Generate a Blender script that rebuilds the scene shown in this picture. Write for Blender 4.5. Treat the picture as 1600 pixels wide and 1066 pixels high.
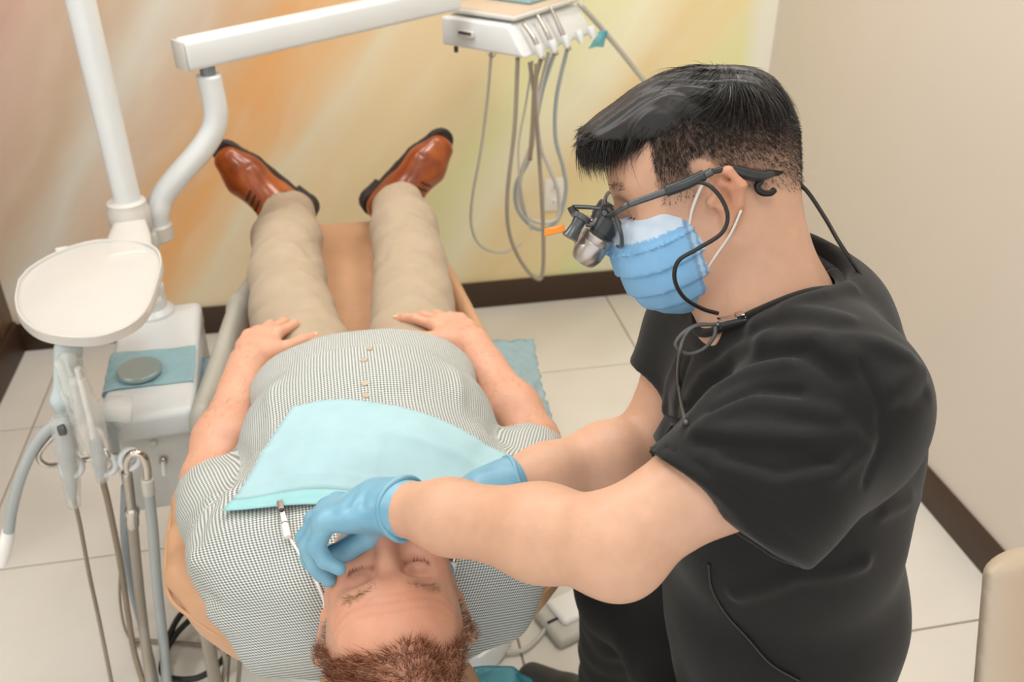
import bpy, bmesh, math, random
import numpy as np
from mathutils import Vector, Matrix, noise as mnoise
random.seed(7); rng = np.random.default_rng(7)
SC = bpy.context.scene; COL = SC.collection
for o in list(bpy.data.objects): bpy.data.objects.remove(o)

# ------------------------------------------------------------------ camera
F = 1440.0; TH = math.radians(31.7); AZ = math.radians(10.94); HC_ = 1.7
CAM = np.array([0, 0, HC_]); FH = np.array([math.sin(AZ), math.cos(AZ), 0.0])
RT = np.array([math.cos(AZ), -math.sin(AZ), 0.0]); ZA = np.array([0, 0, 1.0])
FWD = FH * math.cos(TH) - ZA * math.sin(TH); UPV = FH * math.sin(TH) + ZA * math.cos(TH)
def ray(px, py): return FWD + RT * (px - 800) / F - UPV * (py - 533) / F
def pz(px, py, z):                       # point of the photo on the horizontal plane z
    d = ray(px, py); return CAM + d * (z - HC_) / d[2]
def py_(px, py, y):                      # ... on the vertical plane y
    d = ray(px, py); return CAM + d * y / d[1]
def pd(px, py, w): return CAM + ray(px, py) * w   # ... at a distance w
cd = bpy.data.cameras.new('camera'); cam = bpy.data.objects.new('camera', cd); COL.objects.link(cam)
cd.sensor_width = 36; cd.lens = 36 * F / 1600; cd.clip_start = .01
cam.matrix_world = Matrix(((RT[0], UPV[0], -FWD[0], 0), (RT[1], UPV[1], -FWD[1], 0), (RT[2], UPV[2], -FWD[2], HC_), (0, 0, 0, 1)))
cd.dof.use_dof = True; cd.dof.focus_distance = 1.02; cd.dof.aperture_fstop = 6.5
SC.camera = cam

# ------------------------------------------------------------------ light
W = bpy.data.worlds.new('world'); SC.world = W; W.use_nodes = True
W.node_tree.nodes['Background'].inputs[0].default_value = (.97, .985, 1, 1)
W.node_tree.nodes['Background'].inputs[1].default_value = 1.16
SC.view_settings.view_transform = 'Standard'; SC.view_settings.look = 'None'
SC.view_settings.gamma = 1; SC.view_settings.use_curve_mapping = False
SC.view_settings.exposure = 0.24
CEIL_Z = 2.75
ADDED_LAMPS = [(.05, .1, 5), (.05, 2.1, 9), (.95, 1.6, 13), (-.75, 1.6, 11), (-2.3, .9, 18)]     # ceiling panels added to light the room, none in view: x, y, watt
for x, y, e in ADDED_LAMPS:
    ld = bpy.data.lights.new('added_panel_light', 'AREA'); ld.energy = e; ld.shape = 'RECTANGLE'; ld.size = .56; ld.size_y = .56  # fill light added below each unseen panel
    ld.color = (1, 1, .99)
    lo = bpy.data.objects.new('added_panel_light', ld); COL.objects.link(lo); lo.location = (x, y, CEIL_Z - .03)

# ------------------------------------------------------------------ materials
def lin(c):
    if isinstance(c, str): c = [int(c[i:i + 2], 16) / 255 for i in (0, 2, 4)]
    return tuple(((v / 12.92) if v <= .04045 else ((v + .055) / 1.055) ** 2.4) for v in c[:3])
MATS = {}
class NT:
    def __init__(s, name):
        s.m = bpy.data.materials.new(name); s.m.use_nodes = True; s.t = s.m.node_tree
        s.b = s.t.nodes['Principled BSDF']; s.out = s.t.nodes['Material Output']; MATS[name] = s.m
    def n(s, typ, **kw):
        nd = s.t.nodes.new(typ)
        for k, v in kw.items():
            if k.startswith('i_'):
                key = k[2:]; key = int(key) if key.isdigit() else key.replace('_', ' ')
                nd.inputs[key].default_value = v
            else: setattr(nd, k, v)
        return nd
    def l(s, a, b): s.t.links.new(a, b)
    def coord(s, kind='Object'): return s.n('ShaderNodeTexCoord').outputs[kind]
    def attr(s, name): return s.n('ShaderNodeAttribute', attribute_name=name)
    def noise(s, vec, scale, detail=3, rough=.5):
        nd = s.n('ShaderNodeTexNoise'); nd.inputs['Scale'].default_value = scale; nd.inputs['Detail'].default_value = detail
        nd.inputs['Roughness'].default_value = rough
        if vec is not None: s.l(vec, nd.inputs['Vector'])
        return nd.outputs['Fac']
    def ramp(s, fac, stops, interp='LINEAR'):
        nd = s.n('ShaderNodeValToRGB'); nd.color_ramp.interpolation = interp
        e = nd.color_ramp.elements
        while len(e) < len(stops): e.new(.5)
        for i, (p, c) in enumerate(stops): e[i].position = p; e[i].color = (*c[:3], 1)
        s.l(fac, nd.inputs[0]); return nd.outputs[0]
    def mix(s, fac, a, b, mode='MIX'):
        nd = s.n('ShaderNodeMix', data_type='RGBA', blend_type=mode)
        for v, i in ((fac, 0), (a, 6), (b, 7)):
            if hasattr(v, 'is_linked') or hasattr(v, 'links'): s.l(v, nd.inputs[i])
            else: nd.inputs[i].default_value = v if i == 0 else (*v[:3], 1)
        return nd.outputs[2]
    def math(s, op, a, b=None):
        nd = s.n('ShaderNodeMath', operation=op)
        for v, i in ((a, 0), (b, 1)):
            if v is None: continue
            if hasattr(v, 'links'): s.l(v, nd.inputs[i])
            else: nd.inputs[i].default_value = v
        return nd.outputs[0]
    def bump(s, h, strength=.2, dist=.002):
        nd = s.n('ShaderNodeBump'); nd.inputs['Strength'].default_value = strength; nd.inputs['Distance'].default_value = dist
        s.l(h, nd.inputs['Height']); s.l(nd.outputs[0], s.b.inputs['Normal'])
    def base(s, v):
        if hasattr(v, 'links'): s.l(v, s.b.inputs['Base Color'])
        else: s.b.inputs['Base Color'].default_value = (*v[:3], 1)
    def set(s, **kw):
        for k, v in kw.items(): s.b.inputs[k.replace('_', ' ')].default_value = v
def plain(name, col, rough=.5, metal=0., var=.06, scale=14, bump=0, coat=0., bscale=300, sss=0):
    t = NT(name); c = lin(col)
    nz = t.noise(t.coord(), scale)
    t.base(t.ramp(nz, [(.3, [v * (1 - var) for v in c]), (.7, [min(1, v * (1 + var)) for v in c])]))
    t.set(Roughness=rough, Metallic=metal)
    if coat: t.set(Coat_Weight=coat)
    if sss: t.set(Subsurface_Weight=sss, Subsurface_Scale=.01)
    if bump: t.bump(t.noise(t.coord(), bscale, 2), bump, .001)
    return t.m
def vcol(name, rough=.5, sss=0., bscale=500, bump=.1, var=.08, vscale=60, sscale=.006, spec=.5):
    t = NT(name); a = t.attr('Col').outputs['Color']
    nz = t.noise(t.coord(), vscale, 4)
    t.base(t.mix(1.0, a, t.ramp(nz, [(.3, [1 - var] * 3), (.7, [1 + var * .5] * 3)]), 'MULTIPLY'))
    t.set(Roughness=rough, Specular_IOR_Level=spec)
    if sss:
        t.set(Subsurface_Weight=sss, Subsurface_Scale=sscale); t.b.inputs['Subsurface Radius'].default_value = (1, .35, .2)
    t.bump(t.noise(t.coord(), bscale, 3), bump, .0008)
    return t.m
plain('white_enamel', (.855, .865, .86), .32, var=.015, coat=.25); plain('cream_plastic', (.79, .775, .745), .35, var=.02)
plain('pale_grey_plastic', 'cfcdc7', .4, var=.02); plain('label_white', 'f2f0ea', .5, var=.01)
plain('hose_grey', 'a9aeac', .5, var=.04); plain('hose_beige', '9a9082', .5, var=.05); plain('hose_pale', 'c3c0b6', .5, var=.04)
plain('hose_taupe', '8a7c68', .5, var=.05); plain('hose_blue', '9ea8ab', .5, var=.04)
plain('chrome', 'cfc9c2', .12, 1, var=.02); plain('steel', 'b9b4ac', .28, 1, var=.04); plain('lid_grey', '9fb0ac', .3, .35, var=.04)
plain('dark_plastic', '2f3133', .38, var=.1); plain('black_rubber', '141313', .5, var=.1); plain('gun_metal', '595c5e', .32, .5, var=.06)
plain('orange_plastic', 'f08a1d', .3, var=.05); plain('silver', (.72, .69, .67), .3, .85, var=.02)
plain('cable_grey', '5b5a57', .45, var=.05); plain('cable_black', '1b1a19', .4, var=.05)
plain('outlet_white', 'ece7dc', .4, var=.01); plain('slot_dark', '2a2622', .6)
plain('ceiling_white', 'eeebe4', .9, var=.02); plain('hinge_grey', '7b8183', .35, .3)
plain('gauze', 'e8ece6', .9, var=.1, scale=300, bump=.5); plain('button_bone', 'b9a58c', .4, var=.05); plain('thread_dark', '4b4038', .8)
plain('lash_dark', '2a1d16', .8); plain('sock_olive', '5e5a48', .95, var=.15, scale=300, bump=.4)
plain('sole_dark', '34302c', .7, var=.1, bump=.2); plain('lace_brown', '4a2a17', .8, var=.1)
plain('elastic_white', 'e9e6e0', .8, var=.03); plain('nail', 'e7b9a3', .3, var=.03)
plain('film_pale', 'c9d6d6', .3)
def film(name, col, alpha, rough=.15):
    t = NT(name)
    tr = t.n('ShaderNodeBsdfTransparent'); tr.inputs[0].default_value = (*[1 - .35 * (1 - v) for v in lin(col)], 1)
    nz = t.noise(t.coord(), 35, 3)
    t.base(lin(col)); t.set(Roughness=rough)
    t.bump(nz, .6, .01)
    mx = t.n('ShaderNodeMixShader'); mx.inputs[0].default_value = alpha
    t.l(tr.outputs[0], mx.inputs[1]); t.l(t.b.outputs[0], mx.inputs[2]); t.l(mx.outputs[0], t.out.inputs[0])
    return t.m
film('clear_film', 'f4f4f0', .30, .12); film('blue_film', (.62, .74, .78), .55, .25); film('cyan_film', (.68, .83, .86), .7, .25); film('teal_film', '57b5c4', .6, .2)
film('tube_clear', 'e8ece8', .45, .15); film('lens_glass', 'dfe6e8', .16, .03)
# leather, fabrics
def leather(name, col, var=.07, rough=.42):
    t = NT(name); c = lin(col); v = t.coord()
    n1 = t.noise(v, 9, 4)
    t.base(t.ramp(n1, [(.3, [x * (1 - var) for x in c]), (.72, [min(1, x * (1 + var)) for x in c])]))
    vo = t.n('ShaderNodeTexVoronoi'); vo.inputs['Scale'].default_value = 420; t.l(v, vo.inputs['Vector'])
    t.set(Roughness=rough); t.bump(vo.outputs[0], .18, .0006)
leather('tan_leather', 'c79a76'); leather('grey_cover', 'b3b0a4', .05); leather('stool_cream', 'c6b49e', .03, .5)
t = NT('shoe_leather'); v = t.coord()
t.base(t.ramp(t.noise(v, 16, 5), [(.28, lin('6a2c0e')), (.5, lin('98481a')), (.75, lin('b35f26'))])); t.set(Roughness=.28, Coat_Weight=.25)
t.bump(t.noise(v, 260, 3), .12, .0006)
t = NT('gingham'); a = t.attr('uvw').outputs['Vector']; sp = t.n('ShaderNodeSeparateXYZ'); t.l(a, sp.inputs[0])
su = t.math('GREATER_THAN', t.math('FRACT', t.math('MULTIPLY', sp.outputs[0], 1 / .0046)), .5)
sv = t.math('GREATER_THAN', t.math('FRACT', t.math('MULTIPLY', sp.outputs[1], 1 / .0046)), .5)
t.base(t.ramp(t.math('MULTIPLY', t.math('ADD', su, sv), .5), [(0, lin('e4e3da')), (.5, lin('a9adaa')), (1, lin('5f6866'))]))
t.set(Roughness=.9, Specular_IOR_Level=.2); t.bump(t.noise(t.coord(), 700, 2), .25, .0005)
def cloth(name, col, var=.05, scale=25, rough=.85, wv=900, bump=.3, sheen=.1):
    t = NT(name); c = lin(col); v = t.coord()
    t.base(t.ramp(t.noise(v, scale, 3), [(.3, [x * (1 - var) for x in c]), (.7, [min(1, x * (1 + var)) for x in c])]))
    t.set(Roughness=rough, Specular_IOR_Level=.25, Sheen_Weight=sheen); t.bump(t.noise(v, wv, 2), bump, .0006)
cloth('khaki', 'b09e86'); cloth('black_scrub', (.088, .085, .08), .1, sheen=.12, rough=.8); cloth('black_trouser', '121211', .1, sheen=.05)
cloth('bib_paper', (.66, .785, .805), .03, 30, .8, 500, .2, 0); cloth('bib_band', (.60, .79, .80), .03, 30, .8, 500, .2, 0)
t = NT('glove'); t.base(t.ramp(t.noise(t.coord(), 30, 3), [(.3, lin((.42, .63, .73))), (.7, lin((.51, .70, .78)))])); t.set(Roughness=.42, Subsurface_Weight=.1, Subsurface_Scale=.004)
t.bump(t.noise(t.coord(), 150, 3), .15, .001)
vcol('skin', .5, .15, 380, .3, .055, 60); vcol('mask_cloth', .8, .05, 900, .25, .04, 80); vcol('hair_dark', .46, 0, 900, .0, .1, 60); vcol('hair_red', .42, 0, 900, .0, .1, 60)
# setting
t = NT('tile'); v = t.coord(); oi = t.n('ShaderNodeObjectInfo')
t.base(t.mix(t.math('MULTIPLY', oi.outputs['Random'], .35), t.ramp(t.noise(v, 5, 5), [(.3, lin((.86, .84, .80))), (.7, lin((.89, .87, .83)))]), lin((.84, .815, .77))))
t.set(Roughness=.38); t.bump(t.noise(v, 60, 3), .03, .001)
plain('grout', 'a1937f', .9, var=.08, scale=40, bump=.3)
plain('baseboard_brown', '3c2817', .5, var=.06, scale=10); plain('beige_paint', (.84, .80, .75), .8, var=.012, scale=3, bump=.04, bscale=250)
t = NT('dark_laminate'); v = t.coord(); mp = t.n('ShaderNodeMapping'); mp.inputs['Scale'].default_value = (1, 14, 1); t.l(v, mp.inputs[0])
t.base(t.ramp(t.noise(mp.outputs[0], 3, 5), [(.3, lin('4a3a2a')), (.7, lin('6b5139'))])); t.set(Roughness=.4)
t = NT('added_panel_glow'); t.set(Emission_Strength=1.5); t.b.inputs['Emission Color'].default_value = (1, .97, .92, 1); t.base((.9, .9, .88))  # glowing face of the added ceiling panels
# the blurred printed mural of the back wall: soft diagonal streaks running from lower left to upper right
t = NT('mural'); v = t.coord(); sp = t.n('ShaderNodeSeparateXYZ'); t.l(v, sp.inputs[0]); X, Zc = sp.outputs[0], sp.outputs[2]
GAIN = 1.22
def mu(r, g, b_): return tuple(min(.93, x * GAIN) for x in lin((r / 255, g / 255, b_ / 255)))
def stops(*rows): return [((n + 1.6) / 2.7, mu(*c)) for n, c in rows]
perp = t.math('SUBTRACT', t.math('MULTIPLY', X, .8), t.math('MULTIPLY', Zc, .6)); along = t.math('ADD', t.math('MULTIPLY', X, .6), t.math('MULTIPLY', Zc, .8))
cmb = t.n('ShaderNodeCombineXYZ'); t.l(t.math('MULTIPLY', perp, 3.0), cmb.inputs[0]); t.l(t.math('MULTIPLY', along, .8), cmb.inputs[1])
wob = t.noise(cmb.outputs[0], 1.6, 2, .45); fine = t.noise(cmb.outputs[0], 5.0, 2, .45)
pn = t.math('ADD', perp, t.math('MULTIPLY', t.math('SUBTRACT', wob, .5), .30))
fac = t.math('DIVIDE', t.math('ADD', pn, 1.6), 2.7)
tint = t.ramp(fac, stops((-1.47, (198, 156, 140)), (-1.28, (203, 174, 155)), (-1.17, (193, 169, 143)), (-1.03, (206, 199, 184)), (-.9, (200, 174, 148)), (-.8, (204, 166, 124)), (-.69, (214, 160, 102)), (-.57, (214, 184, 142)), (-.5, (213, 200, 170)), (-.38, (214, 193, 155)), (-.15, (214, 195, 154)), (0, (208, 206, 156)), (.15, (220, 214, 184)), (.3, (213, 192, 146)), (.45, (214, 200, 152)), (.58, (204, 208, 154)), (.7, (216, 210, 180)), (.85, (208, 206, 162))))
tint = t.mix(t.math('MULTIPLY', t.math('MAXIMUM', t.math('SUBTRACT', fine, .5), 0), .7), tint, mu(222, 214, 194))
edge = t.math('MINIMUM', t.math('MAXIMUM', t.math('MULTIPLY', t.math('SUBTRACT', X, 1.36), 14), 0), .9)
c4 = t.mix(edge, tint, mu(216, 212, 200))
t.base(c4); t.set(Roughness=.55)

# ------------------------------------------------------------------ object helpers
def link(name, me, mat=None, parent=None):
    o = bpy.data.objects.new(name, me); COL.objects.link(o)
    if mat is not None: me.materials.append(MATS[mat])
    if parent is not None:
        o.parent = parent; o.matrix_parent_inverse = wm(parent).inverted()
    return o
def wm(o):
    m = o.matrix_basis.copy()
    if o.parent is not None: m = wm(o.parent) @ o.matrix_parent_inverse @ m
    return m
def tag(o, label, cat, group=None):
    o['label'] = label; o['category'] = cat
    if group: o['group'] = group
    return o
def thing(name, loc, label, cat, group=None):
    o = bpy.data.objects.new(name, None); COL.objects.link(o); o.location = [float(v) for v in loc]; o.empty_display_size = .05
    return tag(o, label, cat, group)
def struct(o): o['kind'] = 'structure'; return o
def pymesh(name, vs, fs, mat, parent=None, smooth=True):
    me = bpy.data.meshes.new(name); me.from_pydata([tuple(map(float, v)) for v in vs], [], fs); me.update()
    if smooth: me.polygons.foreach_set('use_smooth', [True] * len(me.polygons))
    return link(name, me, mat, parent)
def bm_obj(name, bm, mat, parent=None, smooth=True):
    bmesh.ops.recalc_face_normals(bm, faces=bm.faces)
    me = bpy.data.meshes.new(name); bm.to_mesh(me); bm.free()
    if smooth:
        me.polygons.foreach_set('use_smooth', [True] * len(me.polygons))
        try: me.set_sharp_from_angle(angle=math.radians(35))
        except Exception: pass
    return link(name, me, mat, parent)
def frame(a, b, up=(0, 0, 1)):
    a = Vector(a); b = Vector(b); z = (b - a).normalized(); u = Vector(up)
    if abs(z.dot(u)) > .98: u = Vector((1, 0, 0))
    x = u.cross(z).normalized(); y = z.cross(x); return x, y, z
def box_bm(bm, c, size, rot=None, bev=.004, seg=2):
    r = bmesh.ops.create_cube(bm, size=1); vs = r['verts']
    M = Matrix.Translation(Vector([float(v) for v in c])) @ (rot.to_4x4() if rot is not None else Matrix()) @ Matrix.Diagonal((*size, 1))
    bmesh.ops.transform(bm, matrix=M, verts=vs)
    if bev: bmesh.ops.bevel(bm, geom=list({e for v in vs for e in v.link_edges}), offset=bev, segments=seg, affect='EDGES', profile=.5)
def box(name, c, size, mat, parent=None, rot=None, bev=.004, seg=2):
    bm = bmesh.new(); box_bm(bm, c, size, rot, bev, seg); return bm_obj(name, bm, mat, parent)
def spline(pts, n=12):
    P = [np.array(p, float) for p in pts]
    if len(P) == 2: return [P[0] + (P[1] - P[0]) * t for t in np.linspace(0, 1, 3)]
    Q = [2 * P[0] - P[1]] + P + [2 * P[-1] - P[-2]]; out = []
    for i in range(1, len(Q) - 2):
        p0, p1, p2, p3 = Q[i - 1:i + 3]
        for t in np.linspace(0, 1, n, endpoint=False):
            out.append(.5 * (2 * p1 + (p2 - p0) * t + (2 * p0 - 5 * p1 + 4 * p2 - p3) * t * t + (3 * p1 - p0 - 3 * p2 + p3) * t ** 3))
    out.append(P[-1]); return out
def tube_geo(pts, rad, seg=10, smooth_n=10, cap=True, flat=None):
    ps = spline(pts, smooth_n) if smooth_n else [np.array(p, float) for p in pts]
    n = len(ps); rr = np.interp(np.linspace(0, 1, n), np.linspace(0, 1, len(rad)), rad) if hasattr(rad, '__len__') else [rad] * n
    vs, fs = [], []; x = None
    for i, p in enumerate(ps):
        d = ps[min(i + 1, n - 1)] - ps[max(i - 1, 0)]; d = d / (np.linalg.norm(d) + 1e-9)
        if x is None:
            u = np.array([0, 0, 1.]) if abs(d[2]) < .95 else np.array([1., 0, 0]); x = np.cross(u, d)
        x = x - d * (x @ d); x /= np.linalg.norm(x) + 1e-9; y = np.cross(d, x)
        for k in range(seg):
            a = 2 * math.pi * k / seg; vs.append(p + (x * math.cos(a) + y * math.sin(a) * (flat or 1)) * rr[i])
    for i in range(n - 1):
        for k in range(seg):
            k2 = (k + 1) % seg; fs.append((i * seg + k, i * seg + k2, (i + 1) * seg + k2, (i + 1) * seg + k))
    if cap: fs.append(tuple(range(seg - 1, -1, -1))); fs.append(tuple((n - 1) * seg + k for k in range(seg)))
    return vs, fs
def tube(name, pts, rad, mat, parent=None, seg=10, smooth_n=10, flat=None):
    vs, fs = tube_geo(pts, rad, seg, smooth_n, True, flat); return pymesh(name, vs, fs, mat, parent)
def lathe(name, a, b, prof, mat, parent=None, seg=28):
    """surface of revolution about a->b; prof = [(t along in metres, radius)]"""
    x, y, z = frame(a, b); a = Vector([float(v) for v in a]); vs, fs = [], []
    for t, r in prof:
        for k in range(seg):
            an = 2 * math.pi * k / seg; vs.append(a + z * t + (x * math.cos(an) + y * math.sin(an)) * r)
    for i in range(len(prof) - 1):
        for k in range(seg):
            k2 = (k + 1) % seg; fs.append((i * seg + k, i * seg + k2, (i + 1) * seg + k2, (i + 1) * seg + k))
    fs.append(tuple(range(seg - 1, -1, -1))); fs.append(tuple((len(prof) - 1) * seg + k for k in range(seg)))
    bm = bmesh.new(); bv = [bm.verts.new(v) for v in vs]
    for f in fs: bm.faces.new([bv[i] for i in f])
    return bm_obj(name, bm, mat, parent)
def cyl(name, a, b, r, mat, parent=None, bev=.002, seg=24):
    L = float(np.linalg.norm(np.array(b, float) - np.array(a, float)))
    return lathe(name, a, b, [(0, r - bev), (bev, r), (L - bev, r), (L, r - bev)], mat, parent, seg)
def prism(name, outline, z0, z1, mat, parent=None, bev=.003, M=None):
    bm = bmesh.new(); bot = [bm.verts.new((x, y, z0)) for x, y in outline]; f = bm.faces.new(bot)
    r = bmesh.ops.extrude_face_region(bm, geom=[f]); up = [g for g in r['geom'] if isinstance(g, bmesh.types.BMVert)]
    bmesh.ops.translate(bm, vec=(0, 0, z1 - z0), verts=up)
    if bev:
        es = [e for e in bm.edges if abs(e.verts[0].co.z - e.verts[1].co.z) < 1e-6]
        bmesh.ops.bevel(bm, geom=es, offset=bev, segments=2, affect='EDGES', profile=.5)
    if M is not None: bmesh.ops.transform(bm, matrix=M, verts=bm.verts)
    return bm_obj(name, bm, mat, parent)

# ------------------------------------------------------------------ implicit surfaces (bodies, clothes, soft things) turned into meshes
f4 = np.float32
def A(*v): return np.array(v if len(v) > 1 else v[0], dtype=f4)
def nrm(v): v = np.array(v, float); return v / np.linalg.norm(v)
def cap_f(a, b, ra, rb):
    a = A(a); ba = A(b) - a; L2 = float(ba @ ba) + 1e-12
    def f(P):
        q = P - a; t = np.clip((q @ ba) / L2, 0, 1); q = q - t[..., None] * ba
        return np.sqrt((q * q).sum(-1)) - (ra + (rb - ra) * t)
    return f
def ell_f(c, r, M=None):
    c = A(c); r = A(r); Mt = None if M is None else A(np.array(M, float)).T
    def f(P):
        q = P - c
        if Mt is not None: q = q @ Mt
        k0 = np.sqrt(((q / r) ** 2).sum(-1)); k1 = np.sqrt(((q / (r * r)) ** 2).sum(-1)) + 1e-9
        return np.where(k0 < 1e-4, -float(r.min()), k0 * (k0 - 1) / k1)
    return f
def ecap_f(a, b, ra, rb, side):
    """capsule with an elliptic section: ra = (half width along side, half thickness)"""
    a = A(a); b = A(b); ba = b - a; L = float(np.sqrt(ba @ ba)); ax = ba / L
    s = A(side) - ax * float(A(side) @ ax); s = s / np.sqrt(s @ s); n = np.cross(ax, s).astype(f4)
    def f(P):
        q = P - a; h = q @ ax; t = np.clip(h / L, 0, 1); e = h - t * L
        rs = ra[0] + (rb[0] - ra[0]) * t; rn = ra[1] + (rb[1] - ra[1]) * t; rm = np.minimum(rs, rn)
        u = q @ s; v = q @ n
        k0 = np.sqrt((u / rs) ** 2 + (v / rn) ** 2 + (e / rm) ** 2); k1 = np.sqrt((u / rs ** 2) ** 2 + (v / rn ** 2) ** 2 + (e / rm ** 2) ** 2) + 1e-9
        return np.where(k0 < 1e-3, -rm, k0 * (k0 - 1) / k1)
    return f
def smin(a, b, k):
    if k <= 0: return np.minimum(a, b)
    h = np.maximum(k - np.abs(a - b), 0) / k; return np.minimum(a, b) - h * h * k * .25
def polydist(P, pts):
    best = None
    for a, b in zip(pts[:-1], pts[1:]):
        a = A(a); ba = A(b) - a; q = P - a; t = np.clip((q @ ba) / (float(ba @ ba) + 1e-12), 0, 1); q = q - t[..., None] * ba
        d = (q * q).sum(-1); best = d if best is None else np.minimum(best, d)
    return np.sqrt(best)
class SDF:
    def __init__(s): s.ops = []
    def op(s, kind, f, c, r, k): s.ops.append((kind, f, None if c is None else A(c), r, k)); return s
    def cap(s, a, b, ra, rb=None, k=.02):
        rb = ra if rb is None else rb; a = np.array(a, float); b = np.array(b, float)
        return s.op(0, cap_f(a, b, ra, rb), (a + b) / 2, np.linalg.norm(b - a) / 2 + max(ra, rb), k)
    def ecap(s, a, b, ra, rb, side, k=.03):
        a = np.array(a, float); b = np.array(b, float)
        return s.op(0, ecap_f(a, b, ra, rb, side), (a + b) / 2, np.linalg.norm(b - a) / 2 + max(*ra, *rb), k)
    def ell(s, c, r, M=None, k=.02, kind=0): return s.op(kind, ell_f(c, r, M), c, max(r), k)
    def sub(s, c, r, M=None, k=.01): return s.ell(c, r, M, k, 1)
    def chain(s, pts, rad, k=.02):
        for i in range(len(pts) - 1): s.cap(pts[i], pts[i + 1], rad[i], rad[i + 1], k)
        return s
    def sleeve(s, pts, rad, cutp, cutn, k=.03, k2=.004, ka=.03):
        """tapering tube of cloth ending in a clean hem at a plane"""
        fs = [cap_f(pts[i], pts[i + 1], rad[i], rad[i + 1]) for i in range(len(pts) - 1)]; cp = A(cutp); cn = A(nrm(cutn))
        def f(P):
            d = fs[0](P)
            for g in fs[1:]: d = smin(d, g(P), ka)
            return -smin(-d, -((P - cp) @ cn), k2)
        P_ = np.array(pts, float); c = P_.mean(0); return s.op(0, f, c, max(np.linalg.norm(P_ - c, axis=1)) + max(rad), k)
    def fold(s, pts, amp, width):          # amp > 0 raises a ridge, < 0 presses a groove
        pts = [np.array(p, float) for p in pts]; c = np.mean(pts, 0); r = max(np.linalg.norm(p - c) for p in pts) + 2.2 * width
        return s.op(2, lambda P: -amp * np.exp(-(polydist(P, pts) / width) ** 2), c, r, 0)
    def plane(s, pt, n, k=.0):             # keep the side the normal points away from
        pt = A(pt); n = A(nrm(n)); return s.op(3, lambda P: (P - pt) @ n, None, 0, k)
    def ev(s, P, bc, br):
        d = np.full(P.shape[:2], 1, f4)
        for kind, f, c, r, k in s.ops:
            if c is None: idx = slice(None)
            else:
                idx = np.nonzero(((bc - c) ** 2).sum(1) < (r + br * 2 + .04 + k) ** 2)[0]
                if len(idx) == 0: continue
            v = f(P[idx]).astype(f4); a = d[idx]
            if kind == 0: a = smin(a, v, k)
            elif kind == 1: a = -smin(-a, v, k)
            elif kind == 2: a = a + v
            elif kind == 3: a = -smin(-a, -v, k)
            d[idx] = a
        return d
    def at(s, P):
        P = np.asarray(P, f4).reshape(-1, 1, 3); return s.ev(P, P[:, 0], 0.)[:, 0]
    def hit(s, px, py, off=0., wmin=.5):   # first point of the surface seen at a photo pixel
        d = ray(px, py); d = d / np.linalg.norm(d); t = wmin
        for _ in range(140):
            v = float(s.at(CAM + d * t)[0]) - off
            if abs(v) < .0004: break
            t += max(-.01, min(.04, v * .7))
            if t > 4: return None
        return CAM + d * t
    def normal(s, p, e=.002):
        p = np.array(p, float); D = np.eye(3) * e
        return nrm(s.at(p + D) - s.at(p - D))
    def top(s, x, y, z0=1.2):              # height of the surface below (x, y, z0)
        z = z0
        for _ in range(200):
            v = float(s.at((x, y, z))[0])
            if v < .0005: return z
            z -= min(.03, max(.0004, v * .8))
            if z < 0: return None
        return z
    def mesh(s, lo, hi, vox, name, mat, parent=None, color=None, uvw=None, mats=None):
        lo = np.array(lo, float); hi = np.array(hi, float); bs = 8
        nb = np.ceil((hi - lo) / (vox * bs)).astype(int)
        G = np.stack(np.meshgrid(*[np.arange(n) for n in nb], indexing='ij'), -1).reshape(-1, 3)
        cen = (lo + (G + .5) * bs * vox).astype(f4); br = bs * vox * .87
        dc = s.ev(cen[:, None, :], cen, br)[:, 0]; act = np.abs(dc) < br * 1.7 + .012
        G = G[act]; cen = cen[act]
        loc = np.stack(np.meshgrid(*[np.arange(9)] * 3, indexing='ij'), -1).reshape(-1, 3)
        g = np.empty((len(G), 729), f4)
        for i in range(0, len(G), 400):
            P = (lo + (G[i:i + 400, None, :] * bs + loc[None]) * vox).astype(f4); g[i:i + 400] = s.ev(P, cen[i:i + 400], br)
        g = g.reshape(-1, 9, 9, 9); sg = g < 0
        cnt = np.zeros((len(G), 8, 8, 8), np.int8)
        for a in (0, 1):
            for b in (0, 1):
                for c in (0, 1): cnt += sg[:, a:a + 8, b:b + 8, c:c + 8]
        n, i, j, k = np.nonzero((cnt > 0) & (cnt < 8))
        crn = np.stack([g[n, i + a, j + b, k + c] for a in (0, 1) for b in (0, 1) for c in (0, 1)], 1)
        offs = np.array([(a, b, c) for a in (0, 1) for b in (0, 1) for c in (0, 1)], float)
        acc = np.zeros((len(n), 3)); num = np.zeros(len(n))
        for a in range(8):
            for b in range(a + 1, 8):
                if np.abs(offs[a] - offs[b]).sum() != 1: continue
                va, vb = crn[:, a], crn[:, b]; m = (va < 0) != (vb < 0)
                tt = np.where(m, va / np.where(m, va - vb, 1), 0)
                acc += np.where(m[:, None], offs[a] + (offs[b] - offs[a]) * tt[:, None], 0); num += m
        cell = G[n] * bs + np.stack([i, j, k], 1); V = lo + (cell + acc / num[:, None]) * vox
        dim = nb * bs + 2
        def key(c): return (c[:, 0] * dim[1] + c[:, 1]) * dim[2] + c[:, 2]
        kk = key(cell); order = np.argsort(kk); ks = kk[order]
        def look(c):
            q = key(c); p = np.clip(np.searchsorted(ks, q), 0, len(ks) - 1); return np.where(ks[p] == q, order[p], -1)
        Q = []
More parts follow.
